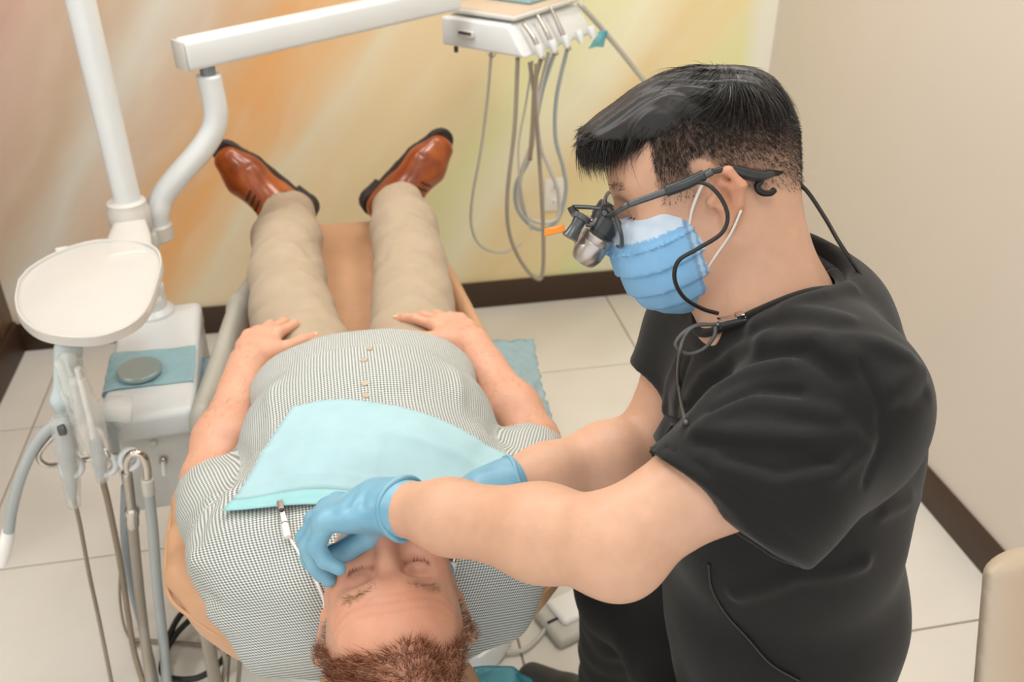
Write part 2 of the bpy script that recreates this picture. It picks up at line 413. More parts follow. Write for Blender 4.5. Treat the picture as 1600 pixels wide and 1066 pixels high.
        for ax in range(3):
            s1 = [slice(None), slice(0, 8), slice(0, 8), slice(0, 8)]; s2 = list(s1); s2[ax + 1] = slice(1, 9)
            a = sg[tuple(s1)]; b = sg[tuple(s2)]; n, i, j, k = np.nonzero(a != b)
            c = G[n] * bs + np.stack([i, j, k], 1); u, w = np.eye(3, dtype=int)[(ax + 1) % 3], np.eye(3, dtype=int)[(ax + 2) % 3]
            q = np.stack([look(c - u - w), look(c - w), look(c), look(c - u)], 1); fl = ~a[n, i, j, k]
            q[fl] = q[fl][:, ::-1]; Q.append(q[(q >= 0).all(1)])
        Q = np.concatenate(Q)
        me = bpy.data.meshes.new(name); me.vertices.add(len(V)); me.vertices.foreach_set('co', V.astype(f4).ravel())
        me.loops.add(len(Q) * 4); me.loops.foreach_set('vertex_index', Q.astype(np.int32).ravel())
        me.polygons.add(len(Q)); me.polygons.foreach_set('loop_start', np.arange(0, len(Q) * 4, 4, dtype=np.int32))
        try: me.polygons.foreach_set('loop_total', np.full(len(Q), 4, np.int32))
        except Exception: pass
        me.polygons.foreach_set('use_smooth', np.ones(len(Q), bool))
        me.update(calc_edges=True); me.validate()
        if color is not None:
            at = me.color_attributes.new('Col', 'FLOAT_COLOR', 'POINT'); c = np.ones((len(V), 4), f4); c[:, :3] = color(V); at.data.foreach_set('color', c.ravel())
        if uvw is not None:
            at = me.attributes.new('uvw', 'FLOAT_VECTOR', 'POINT'); at.data.foreach_set('vector', uvw(V).astype(f4).ravel())
        o = link(name, me, mat, parent); o['_n'] = len(V); del o['_n']
        return o, V
def vnoise(P, scale, seed=0.):
    """cheap smooth vector-free noise from summed sines"""
    x, y, z = (P[..., i] * scale + seed for i in range(3))
    return (np.sin(1.7 * x + 2.3 * y + .6 * z) + np.sin(-1.1 * x + 1.9 * z + 1.3 * y + 1.2) + np.sin(2.1 * y - 1.6 * z + .8 * x + 2.5)) / 3
def strands(name, roots, dirs, length, width, mat, parent, color, bend=None, seg=3, jitter=.25, lift=None):
    """each hair is a thin tapering ribbon with a bend; one mesh of them all"""
    n = len(roots); roots = np.asarray(roots, float); d = np.asarray(dirs, float); d = d + rng.normal(0, jitter, d.shape)
    d /= np.linalg.norm(d, axis=1)[:, None]; L = (length if hasattr(length, '__len__') else np.full(n, length)) * rng.uniform(.75, 1.15, n)
    sd = np.cross(d, rng.normal(0, 1, (n, 3))); sd /= np.linalg.norm(sd, axis=1)[:, None]
    bend = np.zeros((n, 3)) if bend is None else np.asarray(bend, float)
    V = []
    for i in range(seg + 1):
        t = i / seg; c = roots + d * (L * t)[:, None] + bend * (L * t * t)[:, None]; w = width * (1 - t) * .5 + width * .06
        V += [c - sd * w, c + sd * w]
    V = np.stack(V, 1).reshape(-1, 3); m = 2 * (seg + 1)
    base = (np.arange(n) * m)[:, None]; Q = np.concatenate([base + np.array([2 * i, 2 * i + 1, 2 * i + 3, 2 * i + 2]) for i in range(seg)], 0)
    me = bpy.data.meshes.new(name); me.vertices.add(len(V)); me.vertices.foreach_set('co', V.astype(f4).ravel())
    me.loops.add(len(Q) * 4); me.loops.foreach_set('vertex_index', Q.astype(np.int32).ravel()); me.polygons.add(len(Q))
    me.polygons.foreach_set('loop_start', np.arange(0, len(Q) * 4, 4, dtype=np.int32)); me.polygons.foreach_set('use_smooth', np.ones(len(Q), bool)); me.update(calc_edges=True)
    c = np.ones((n, m, 4), f4); c[..., :3] = (np.asarray(color, f4).reshape(-1, 3) * rng.uniform(.6, 1.4, (n, 1)))[:, None, :]
    at = me.color_attributes.new('Col', 'FLOAT_COLOR', 'POINT'); at.data.foreach_set('color', c.ravel())
    o = link(name, me, mat, parent); o['kind'] = 'stuff'; return o
# ================================================================== the room
YW, XR, XL, Y0, XF = 2.967, 1.475, -1.15, -1.3, -3.3
fl = struct(box('floor', ((XR + XF) / 2, (YW + Y0) / 2, -.03), (XR - XF + .1, YW - Y0 + .1, .05), 'grout', bev=0))
tm = None
for i in range(-4, 5):
    for j in range(-7, 1):
        x0, x1 = max(.935 - .648 * (4 - i), XF), min(.935 - .648 * (3 - i), XR); y1 = min(2.487 + .61 * (j + 1), YW); y0 = max(2.487 + .61 * j, Y0)
        if x1 - x0 < .03 or y1 - y0 < .03: continue
        o = box('floor_tile', ((x0 + x1) / 2, (y0 + y1) / 2, -.0055), (x1 - x0 - .005, y1 - y0 - .005, .011), 'tile', fl, bev=.0015, seg=1)
struct(box('wall_back', ((XR + XL) / 2, YW + .05, CEIL_Z / 2), (XR - XL + .2, .1, CEIL_Z), 'mural', bev=0))
struct(box('wall_right', (XR + .05, (YW + Y0) / 2, CEIL_Z / 2), (.1, YW - Y0, CEIL_Z), 'beige_paint', bev=0))
struct(box('wall_left', (XL - .05, (YW + 1.75) / 2, CEIL_Z / 2), (.1, YW - 1.75, CEIL_Z), 'dark_laminate', bev=0))
def board(name, a, b, h=.104, th=.014):
    a = np.array(a); b = np.array(b); mid = (a + b) / 2; L = np.linalg.norm(b - a)
    struct(box(name, (mid[0], mid[1], h / 2), (L if abs(b[0] - a[0]) > .1 else th, L if abs(b[1] - a[1]) > .1 else th, h), 'baseboard_brown', bev=.003))
board('baseboard_back', (XL, YW - .007), (XR, YW - .007)); board('baseboard_right', (XR - .007, Y0), (XR - .007, YW - .014)); board('baseboard_left', (XL + .007, 1.75), (XL + .007, YW - .014), .12)
struct(box('wall_far', (XF - .05, (YW + Y0) / 2, CEIL_Z / 2), (.1, YW - Y0, CEIL_Z), 'beige_paint', bev=0)); board('baseboard_far', (XF + .007, Y0), (XF + .007, YW - .014))
struct(box('wall_rear_corner', ((XF + XL) / 2 - .05, YW + .05, CEIL_Z / 2), (XL - XF - .1, .1, CEIL_Z), 'beige_paint', bev=0))
struct(box('ceiling', ((XR + XF) / 2, (YW + Y0) / 2, CEIL_Z + .05), (XR - XF + .2, YW - Y0, .1), 'ceiling_white', bev=0))
for n_, (x, y, e) in enumerate(ADDED_LAMPS):  # out-of-view fixtures added to carry the fill lights
    lt = thing('added_ceiling_light', (x, y, CEIL_Z - .02), ['added unseen ceiling light panel over the photographer', 'added unseen ceiling light panel over the dental chair', 'added unseen ceiling light panel beside the beige wall', 'added unseen ceiling light panel beside the dark laminate wall', 'added unseen ceiling light panel brightening the left side near the far wall'][n_], 'ceiling light', 'added ceiling light panels')
    box('diffuser', (x, y, CEIL_Z - .008), (.58, .58, .008), 'added_panel_glow', lt, bev=.001)
    for dx, dy, sx, sy in ((.3, 0, .02, .62), (-.3, 0, .02, .62), (0, .3, .58, .02), (0, -.3, .58, .02)):
        box('frame', (x + dx, y + dy, CEIL_Z - .009), (sx, sy, .016), 'white_enamel', lt, bev=.002)
# wall outlet
oc = py_(867, 303, YW); ot = thing('wall_outlet', (oc[0], YW, oc[2]), 'white wall socket plate on the mural wall behind hanging hoses', 'outlet')
box('cover_plate', (oc[0], YW - .004, oc[2]), (.078, .008, .122), 'outlet_white', ot, bev=.003)
for dz in (.028, -.028):
    f = box('receptacle', (oc[0], YW - .009, oc[2] + dz), (.034, .004, .032), 'outlet_white', ot, bev=.002)
    for dx in (-.007, .007): box('slot', (oc[0] + dx, YW - .0112, oc[2] + dz), (.0025, .0012, .009), 'slot_dark', f, bev=0)

# ================================================================== the dental chair
ch = thing('dental_chair', (0, 1.6, 0), 'reclined tan leather dental chair under the lying patient', 'dental chair')
def slab(name, ys, hw, zt, th, mat, rnd=.035, vox=.009, folds=(), endr=.06, xoff=0):
    """an upholstered pad lying along y: half widths hw and top heights zt at the stations ys"""
    S = SDF(); ys_, hw_, zt_ = map(np.array, (ys, hw, zt))
    def f(P):
        y = P[..., 1]; x = np.abs(P[..., 0] - xoff); w = np.interp(y, ys_, hw_); z1 = np.interp(y, ys_, zt_)
        dx = x - (w - rnd); dz = np.abs(P[..., 2] - (z1 - th / 2)) - (th / 2 - rnd); dy = np.maximum(ys_[0] + rnd - y, y - ys_[-1] + rnd)
        q = np.stack([dx, dy, dz], -1); m = np.maximum(q, 0)
        return np.sqrt((m * m).sum(-1)) + np.minimum(q.max(-1), 0) - rnd
    S.op(0, f, (0, (ys[0] + ys[-1]) / 2, np.mean(zt)), (ys[-1] - ys[0]) / 2 + .5, 0)
    for a in folds: S.fold(*a)
    S.op(2, lambda P: .0014 * vnoise(P, 22), None, 0, 0)
    return S, S.mesh((-max(hw) - .03 + xoff, ys[0] - .03, min(zt) - th - .03), (max(hw) + .03 + xoff, ys[-1] + .03, max(zt) + .03), vox, name, mat, ch)[0]
bf = []
for i in range(7):
    y = 1.14 + .045 * i; bf.append(([(-.345, y, .655), (-.30, y + .012, .672), (-.25, y + .03, .668)], .006 * (1 if i % 2 else -1.2), .012))
BS, back_o = slab('backrest', [.945, .97, 1.02, 1.10, 1.30, 1.46], [.20, .235, .285, .335, .345, .32], [.655, .66, .665, .668, .662, .64], .085, 'tan_leather', .032, .008, bf)
hwm = [(-.175, .947), (-.232, .972), (-.282, 1.02), (-.332, 1.10), (-.342, 1.3), (-.318, 1.44)]
for sx in (1, -1): tube('piping', [(sx * x * 1.004, y, .627) for x, y in hwm], .0035, 'tan_leather', back_o, 6)
LS, leg_o = slab('seat_and_leg_rest', [1.47, 1.62, 1.80, 2.05, 2.30, 2.44], [.315, .325, .285, .245, .22, .20], [.60, .59, .595, .605, .622, .626], .085, 'tan_leather', .032, .009,
    [([(-.07, 1.80 + .035 * i, .6), (.07, 1.805 + .03 * i, .6)], -.004, .007) for i in range(6)] + [([(-.08, 2.06 + .09 * i, .61), (.08, 2.05 + .09 * i, .615)], -.0025, .006) for i in range(4)])
slab('side_shell', [1.2, 1.5, 1.8, 2.05, 2.2], [.31, .345, .325, .275, .22], [.575, .535, .535, .54, .55], .07, 'grey_cover', .03, .012)
# grey plastic flank left of the thigh
S = SDF(); S.ecap((-.318, 1.55, .60), (-.275, 2.0, .60), (.055, .03), (.045, .028), (0, 0, 1), .02); S.ecap((-.275, 2.0, .60), (-.235, 2.2, .60), (.045, .028), (.03, .02), (0, 0, 1), .02)
S.mesh((-.40, 1.45, .5), (-.15, 2.3, .7), .008, 'side_flank', 'grey_cover', ch)
S = SDF(); S.ecap((.295, 1.5, .585), (.232, 2.12, .60), (.04, .024), (.03, .02), (0, 0, 1), .02); S.mesh((.15, 1.42, .5), (.4, 2.25, .68), .008, 'side_flank', 'tan_leather', ch)
# headrest under the head
S = SDF(); S.ecap((-.075, .735, .69), (.075, .735, .69), (.10, .038), (.10, .038), (0, 1, 0), .02); S.mesh((-.25, .58, .55), (.25, .9, .8), .008, 'headrest', 'tan_leather', ch)
box('headrest_bar', (0, .86, .60), (.07, .22, .025), 'steel', ch, bev=.006)
# back shell, lift column, floor plate
slab('back_shell', [.97, 1.05, 1.3, 1.5], [.17, .24, .27, .25], [.60, .595, .59, .58], .06, 'cream_plastic', .025, .014)
cb = bmesh.new(); box_bm(cb, (0.02, 1.62, .30), (.28, .42, .42), bev=.06, seg=4); bm_obj('lift_column', cb, 'cream_plastic', ch)
ol = []
for k in range(40):
    a = 2 * math.pi * k / 40; ol.append((.02 + .285 * math.copysign(abs(math.cos(a)) ** .6, math.cos(a)), 1.66 + .36 * math.copysign(abs(math.sin(a)) ** .6, math.sin(a))))
prism('floor_plate', ol, .0005, .075, 'white_enamel', ch, .018)

# barrier films hanging at the patient's sides
def sheet(name, rows, mat, lab, cat='plastic film', amp=.004, th=.0008, n=14, parent=None, group=None):
    """rows: list of polylines (each list of 3D points) -> draped sheet with fine wrinkles and real thickness"""
    R_ = [spline(r, n) for r in rows]; m = len(R_[0]); cols = [spline([r[i] for r in R_], n) for i in range(m)]; k = len(cols[0])
    vs = []
    for c in cols:
        for p in c:
            p = np.array(p); vs.append(p + amp * np.array([vnoise(p, 90), .4 * vnoise(p, 70, 3), vnoise(p, 60, 1)]))
    q = len(vs); fs = []; P = np.array(vs).reshape(m, k, 3); nn = np.cross(np.gradient(P, axis=0), np.gradient(P, axis=1)); nn /= np.linalg.norm(nn, axis=2, keepdims=True) + 1e-9
    vs2 = (P + nn * th).reshape(-1, 3)
    for i in range(m - 1):
        for j in range(k - 1):
            a, b, c, d = i * k + j, (i + 1) * k + j, (i + 1) * k + j + 1, i * k + j + 1; fs += [(a, b, c, d), (q + d, q + c, q + b, q + a)]
    bd = [(i, 0) for i in range(m)] + [(m - 1, j) for j in range(1, k)] + [(i, k - 1) for i in range(m - 2, -1, -1)] + [(0, j) for j in range(k - 2, 0, -1)]
    for (a, b), (c, d) in zip(bd, bd[1:] + bd[:1]): fs.append((a * k + b, q + a * k + b, q + c * k + d, c * k + d))
    o = pymesh(name, list(vs) + list(vs2), fs, mat, parent)
    if parent is None: tag(o, lab, cat, group)
    return o
sheet('barrier_film', [[pz(312, 560, .56), pz(338, 552, .575), pz(365, 550, .60)], [pz(306, 640, .57), pz(325, 640, .60), pz(352, 640, .63)], [pz(300, 745, .62), pz(308, 745, .645), pz(322, 745, .665)]], 'blue_film', 'crinkled blue plastic film between the white unit and the patient\'s forearm')
sheet('barrier_film', [[pz(768, 532, .60), pz(800, 531, .585), pz(834, 530, .56)], [pz(790, 600, .62), pz(820, 600, .60), pz(847, 600, .57)], [pz(835, 690, .65), pz(855, 690, .635), pz(876, 690, .61)]], 'blue_film', 'blue plastic film beside the patient\'s forearm over pale floor tiles')
sheet('headrest_cover', [[(.09, .80, .70), (.15, .80, .69), (.20, .80, .63)], [(.09, .73, .70), (.15, .73, .69), (.205, .73, .62)], [(.09, .64, .69), (.15, .64, .68), (.2, .64, .62)]], 'teal_film', 'teal plastic film cover wrapped over the headrest beside the patient\'s head', 'plastic film')

# ================================================================== the white unit beside the chair
ut = thing('dental_unit', (-.44, 1.78, 0), 'white dental unit box with tall pole beside the tan chair', 'dental unit')
ZT = .62; c1, c2, c3, c4 = pz(160, 645, ZT), pz(302, 650, ZT), pz(312, 472, ZT), pz(188, 482, ZT)
ctr = (c1 + c2 + c3 + c4) / 4; ang = math.atan2((c3 - c2)[1], (c3 - c2)[0]) - math.pi / 2
UR = Matrix.Rotation(ang, 3, 'Z'); ux = np.array(UR @ Vector((1, 0, 0))); uy = np.array(UR @ Vector((0, 1, 0)))
uw, ul = .182, .46
def U(x, y, z): return ctr + ux * x + uy * y + np.array([0, 0, z - ctr[2]])
box('top_cover', U(0, 0, ZT - .032), (uw, ul, .064), 'white_enamel', ut, UR, .016, 4)
box('body', U(.0, .01, .462), (uw - .008, ul - .03, .20), 'pale_grey_plastic', ut, UR, .005)
box('base_foot', U(.03, .08, .185), (.10, .2, .37), 'pale_grey_plastic', ut, UR, .01)
sw = U(0.005, -ul / 2 + .023, .49)
s_ = cyl('toggle_base', sw, sw - uy * .010, .009, 'steel', ut); cyl('toggle_lever', sw - uy * .008, sw - uy * .03 - ZA * .02, .0042, 'label_white', s_)
cyl('screw_cap', U(-.005, -ul / 2 + .024, .535), U(-.005, -ul / 2 + .019, .535), .008, 'pale_grey_plastic', ut)
kn = U(.062, -ul / 2 + .023, .40); cyl('port', kn, kn - uy * .014, .010, 'chrome', ut)
# collar, hub, pole
pc = pz(238, 488, ZT); PX, PY = float(pc[0]), float(pc[1])
lathe('collar', (PX, PY, ZT - .005), (PX, PY, ZT + .2), [(0, .052), (.012, .050), (.022, .037), (.06, .036), (.062, .038), (.075, .038), (.077, .0345), (.12, .034), (.122, .037), (.128, .037), (.13, .033), (.20, .033)], 'white_enamel', ut)
for a in (-2.2, -1.5, -.8):
    for dz in (.045, .10):
        o = np.array([math.cos(a), math.sin(a), 0]); r_ = .0368 if dz < .06 else .0348
        box('label', np.array([PX, PY, ZT + dz]) + o * r_, (.016, .001, .012), 'label_white', ut, Matrix.Rotation(a + math.pi / 2, 3, 'Z'), 0)
HZ = .905
lathe('hub', (PX, PY, HZ - .075), (PX, PY, HZ + .03), [(0, .040), (.006, .044), (.05, .045), (.056, .042), (.07, .041), (.074, .030)], 'cream_plastic', ut)
POLE = (PX + .003, PY + .002)
cyl('pole', (POLE[0], POLE[1], .80), (POLE[0] - .0, POLE[1], 2.70), .0285, 'white_enamel', ut, seg=36)
cyl('ceiling_flange', (POLE[0], POLE[1], 2.69), (POLE[0], POLE[1], CEIL_Z), .06, 'white_enamel', ut, .004)
# bent arm and swing arm
BY = PY + .05
bp = [py_(246, 358, BY), py_(247, 330, BY), py_(260, 298, BY + .01), py_(320, 226, BY + .02), py_(337, 182, BY + .025), py_(338, 115, BY + .03)]
bp = [np.array(p, float) for p in bp]; bp[-1][0] = bp[-2][0]; bp[-1][1] = bp[-2][1]
tube('bent_arm', bp, .0265, 'white_enamel', ut, 20, 14)
ab = bp[0]; lathe('arm_socket', (ab[0], ab[1], ab[2] - .025), (ab[0], ab[1], ab[2] + .02), [(0, .030), (.004, .034), (.035, .034), (.04, .030)], 'cream_plastic', ut)
bm_ = (ab + np.array([PX, PY, ab[2]])) / 2; box('socket_bridge', bm_ - [0, 0, .012], (.05, .06, .044), 'cream_plastic', ut, bev=.008)
jx, jy, jz = bp[-1]; cyl('pivot', (jx, jy, jz - .004), (jx, jy, jz + .02), .0165, 'hinge_grey', ut)
a0 = np.array([jx, jy, jz + .052]); a1 = pz(690, -2, a0[2] + .01); adir = nrm(a1 - a0)
x_, y_, z_ = frame(a0, a1); AR = Matrix((x_, y_, z_)).transposed()
p0 = a0 - adir * .055; p1 = a1 + adir * .05; mid = (p0 + p1) / 2
box('swing_arm', mid, (.052, .066, float(np.linalg.norm(p1 - p0))), 'white_enamel', ut, AR, .012, 3)
box('arm_end_cap', p0 - adir * .002, (.047, .061, .006), 'cream_plastic', ut, AR, .002)
cyl('arm_screw', a0 - np.array([0, .027, .02]), a0 - np.array([0, .0285, .02]), .003, 'slot_dark', ut, .0002)
# lid on blue film on top of the unit
dc = pz(219, 582, ZT + .008)
sheet('barrier_film', [[U(-.094, .03, ZT - .03), U(-.088, .025, ZT + .002), U(0, .015, ZT + .0035), U(.086, .015, ZT + .002)], [U(-.10, -.05, ZT - .05), U(-.088, -.05, ZT + .002), U(0, -.05, ZT + .0035), U(.087, -.05, ZT + .002)], [U(-.097, -.12, ZT - .04), U(-.088, -.125, ZT + .002), U(0, -.127, ZT + .0035), U(.086, -.13, ZT + .002)]], 'cyan_film', 'pale blue plastic film stuck on the white unit under a grey lid', amp=.0012)
tag(lathe('cup_lid', dc - ZA * .002, dc + ZA * .02, [(0, .041), (.004, .045), (.011, .0455), (.014, .043), (.0145, .0)], 'lid_grey'), 'round grey metal lid lying on blue film on the white unit', 'lid')

# ------------------------------------------------------------------ rounded tray
ZTR = .875
tout = [(27, 440), (22, 470), (30, 497), (60, 520), (110, 529), (160, 526), (205, 508), (230, 484), (244, 450), (253, 410), (243, 388), (215, 379), (160, 376), (118, 384), (78, 400), (45, 420)]
tp = [pz(x, y - 3, ZTR)[:2] for x, y in tout]; tp = [p[:2] for p in spline([(*p, 0) for p in tp + [tp[0]]], 6)][:-1]
tc = np.mean(tp, 0); tr = thing('tray_table', (tc[0], tc[1], ZTR - .03), 'empty cream rounded tray table on the white pole', 'tray')
def ringpts(s): return [tuple(tc + (np.array(p) - tc) * s) for p in tp][::-1]
prism('tray_plate', ringpts(.985), ZTR - .022, ZTR - .006, 'cream_plastic', tr, .004)
bm = bmesh.new(); o1, o2 = ringpts(1.0), ringpts(.962)
lay = [(o1, ZTR - .02), (o1, ZTR - .002), ([tuple(tc + (np.array(p) - tc) * .99) for p in o1], ZTR), ([tuple(tc + (np.array(p) - tc) * 1.01) for p in o2], ZTR), (o2, ZTR - .003), (o2, ZTR - .01)]
rows = [[bm.verts.new((x, y, z)) for x, y in l] for l, z in lay]; N_ = len(o1)
for a, b in zip(rows, rows[1:]):
    for i in range(N_): bm.faces.new((a[i], a[(i + 1) % N_], b[(i + 1) % N_], b[i]))
bm_obj('rim', bm, 'cream_plastic', tr)
bk = np.array([PX, PY, ZTR - .012]); te = np.array([tc[0] + .05, tc[1] + .12, ZTR - .014])
tube('bracket', [te, (te + bk) / 2 + [0, 0, 0], bk], [.05, .045, .03], 'cream_plastic', tr, 14, 6, .25)
kb = pz(95, 392, ZTR - .01); cyl('knob', kb + np.array([-.012, .006, -.004]), kb + np.array([.012, .012, -.004]), .008, 'cream_plastic', tr)

# ------------------------------------------------------------------ holder bar under the tray
hb = thing('instrument_holder', (-.52, 1.55, .56), 'chrome bar with three white ring holders under the cream tray', 'holder')
YB = 1.50
lx = py_(107, 560, YB + .06)
S = SDF(); S.ecap(py_(107, 545, YB + .06), py_(105, 625, YB + .05), (.025, .016), (.025, .017), ux, .01); S.ecap(py_(105, 625, YB + .05), py_(112, 660, YB + .04), (.027, .018), (.02, .014), ux, .02)
S.mesh((-.75, 1.3, .5), (-.4, 1.75, 1.0), .004, 'hanger_post', 'film_pale', hb)
tube('support_arm', [py_(118, 655, YB + .05), py_(160, 648, YB + .06), U(-.06, -ul / 2 + .03, .575)], [.012, .016, .02], 'film_pale', hb, 12)
bar = [py_(112, 655, YB), py_(75, 690, YB - .01), py_(60, 712, YB - .01), py_(72, 727, YB - .01), py_(100, 725, YB), py_(150, 716, YB), py_(205, 709, YB)]
tube('bar', bar, .0055, 'chrome', hb, 12, 10)
hold = [(112, 730), (166, 727), (203, 718)]; HP = []
for (x, y) in hold:
    c = py_(x, y, YB - .012); HP.append(c); n_ = nrm([.1, -.8, .35]); fx, fy, fz = frame(c, c + n_)
    vs, fs = [], []
    for k in range(28):
        a = 2 * math.pi * k / 28
        for m in range(10):
            b = 2 * math.pi * m / 10; e = Vector([float(v) for v in c]) + (fx * math.cos(a) + fy * math.sin(a)) * (.0165 + .0075 * math.cos(b)) + fz * .011 * math.sin(b); vs.append(e)
    for k in range(28):
        for m in range(10): fs.append((k * 10 + m, ((k + 1) % 28) * 10 + m, ((k + 1) % 28) * 10 + (m + 1) % 10, k * 10 + (m + 1) % 10))
    pymesh('ring_holder', vs, fs, 'white_enamel', hb)
def hose(name, pts, r, mat, parent=None, lab=None, cat='hose', seg=12, group=None):
    o = tube(name, pts, r, mat, parent, seg)
    if parent is None: tag(o, lab, cat, group)
    return o
# saliva ejector valve
sv = thing('suction_valve', HP[0], 'grey suction valve in clear sleeve with a thin taupe hose', 'suction valve')
S = SDF(); S.chain([py_(98, 668, YB - .02), py_(103, 700, YB - .02), py_(110, 745, YB - .018), py_(113, 775, YB - .015)], [.0145, .016, .012, .0085], .008); S.mesh((-.8, 1.3, .4), (-.4, 1.7, .8), .003, 'valve_body', 'hose_grey', sv)
box('lever', py_(97, 672, YB - .04), (.014, .012, .02), 'gun_metal', sv, bev=.003)
tube('sleeve', [py_(96, 655, YB - .02), py_(103, 700, YB - .02), py_(111, 750, YB - .018), py_(116, 790, YB - .015)], [.021, .021, .017, .012], 'clear_film', sv, 12)
hose('valve_hose', [py_(113, 772, YB - .015), py_(124, 815, YB), py_(140, 900, YB + .01), py_(155, 970, YB), pz(176, 1075, .05)], .0042, 'hose_taupe', sv)
# air-water syringe
sy = thing('air_water_syringe', HP[1], 'clear sleeved air water syringe with a slim white tip pointing up', 'syringe')
S = SDF(); S.chain([py_(150, 690, YB - .025), py_(157, 715, YB - .025), py_(158, 745, YB - .02)], [.0115, .0135, .009], .006); S.mesh((-.7, 1.3, .4), (-.35, 1.7, .8), .003, 'handle', 'hose_grey', sy)
tube('tip', [py_(121, 578, YB - .03), py_(134, 630, YB - .03), py_(147, 690, YB - .025)], [.0042, .0048, .006], 'label_white', sy)
cyl('tip_cap', py_(121, 574, YB - .03), py_(125, 592, YB - .03), .0062, 'tube_clear', sy)
tube('sleeve', [py_(120, 590, YB - .03), py_(140, 655, YB - .03), py_(156, 712, YB - .025), py_(160, 750, YB - .02)], [.014, .026, .02, .011], 'clear_film', sy, 12)
tube('trigger', [py_(163, 700, YB - .035), py_(170, 715, YB - .04)], .004, 'chrome', sy, 8)
hose('syringe_hose', [py_(158, 742, YB - .02), py_(170, 790, YB), py_(188, 880, YB + .01), py_(200, 960, YB), py_(210, 1020, YB - .03), pz(228, 1080, .05)], .0062, 'hose_taupe', sy)
# high-volume suction with chrome U pipe
hv = thing('suction_handpiece', HP[2], 'chrome U shaped suction pipe with pale grey hose on the holder', 'suction')
tube('u_pipe', [py_(201, 745, YB - .02), py_(198, 722, YB - .025), py_(207, 709, YB - .03), py_(222, 712, YB - .03), py_(229, 728, YB - .03), py_(231, 752, YB - .03)], .0078, 'chrome', hv, 14)
tube('handle', [py_(198, 738, YB - .02), py_(203, 775, YB - .02), py_(206, 800, YB - .015)], [.010, .0095, .009], 'steel', hv, 14)
lathe('valve', py_(206, 792, YB - .015), py_(209, 846, YB - .01), [(0, .010), (.008, .0145), (.02, .0135), (.022, .011), (.030, .0125), (.05, .0125), (.056, .0105)], 'chrome', hv)
hose('hose', [py_(207, 815, YB - .012), py_(209, 840, YB - .01), py_(215, 900, YB), py_(224, 980, YB), pz(238, 1085, .06)], .0105, 'hose_beige', hv, seg=14)
cyl('cuff', py_(230, 748, YB - .03), py_(233, 772, YB - .03), .0118, 'hose_pale', hv)
hose('return_hose', [py_(232, 765, YB - .03), py_(239, 830, YB - .02), py_(246, 920, YB - .01), py_(256, 1010, YB - .02), pz(262, 1090, .05)], .0105, 'hose_grey', hv, seg=14)
hose('suction_hose', [py_(196, 760, YB + .02), py_(195, 840, YB + .03), py_(206, 920, YB + .04), py_(228, 1000, YB + .02), pz(244, 1075, .03)], .0085, 'hose_blue', None, 'bluish grey hose hanging behind the chrome U shaped suction pipe')
# large hose arching over to the left with its white nozzle
lh = thing('suction_tube', py_(95, 655, YB), 'thick pale grey suction tube arching down to a white nozzle', 'suction')
hose('hose', [py_(180, 710, YB + .05), py_(172, 675, YB + .05), py_(148, 656, YB + .03), py_(108, 655, YB), py_(68, 678, YB - .02), py_(38, 730, YB - .03), py_(20, 790, YB - .03), py_(13, 835, YB - .03)], .0102, 'hose_grey', lh, seg=14)
lathe('nozzle', py_(13, 830, YB - .03), py_(-4, 925, YB - .03), [(0, .0115), (.012, .0115), (.014, .0125), (.05, .012), (.088, .008), (.094, .006)], 'label_white', lh)
# clear barrier sleeve over the post and arm
sheet('barrier_sleeve', [[py_(84, 560, YB + .02), py_(104, 552, YB - .0), py_(128, 556, YB + .02)], [py_(100, 640, YB + .0), py_(120, 640, YB - .04), py_(150, 640, YB + .0)], [py_(118, 708, YB + .0), py_(136, 712, YB - .03), py_(158, 708, YB + .0)]], 'clear_film', 'clear crinkled plastic sleeve hanging around the post under the tray', amp=.005)
tube('sleeve', [py_(140, 650, YB + .02), py_(165, 640, YB + .03), py_(205, 640, YB + .04)], [.016, .024, .027], 'clear_film', hb, 14)
# cords and cables on the floor under the chair
for i, (pts, r, m, lab) in enumerate([
    ([(-.50, 1.53, .03), (-.46, 1.60, .05), (-.38, 1.58, .05), (-.36, 1.47, .04), (-.42, 1.42, .03), (-.5, 1.46, .02), (-.47, 1.56, .035), (-.36, 1.62, .06), (-.2, 1.6, .1)], .007, 'black_rubber', 'thick black cable coiled on floor tiles below the chair'),
    ([pz(205, 1000, .012), pz(290, 1006, .01), pz(330, 1009, .01), pz(420, 1005, .02)], .005, 'hose_taupe', 'taupe cord lying across floor tiles under the backrest'),
    ([pz(322, 985, .32), pz(330, 1030, .2), pz(343, 1100, .02)], .013, 'hose_beige', 'stout grey beige pipe standing under the backrest edge'),
    ([pz(333, 960, .3), pz(372, 1015, .2), pz(372, 1075, .05)], .0045, 'hose_taupe', 'thin taupe cord dropping from the backrest edge'),
    ([pz(345, 1000, .3), pz(352, 1040, .15), pz(340, 1090, .02)], .005, 'hose_beige', 'slim beige cord curving beside the stout pipe'),
    ([pz(190, 865, .2), pz(187, 930, .1), pz(196, 985, .02), pz(215, 1010, .012)], .003, 'hose_taupe', 'very thin taupe cord looped behind the suction hoses')]):
    hose('floor_cable', pts, r, m, None, lab, 'cable')
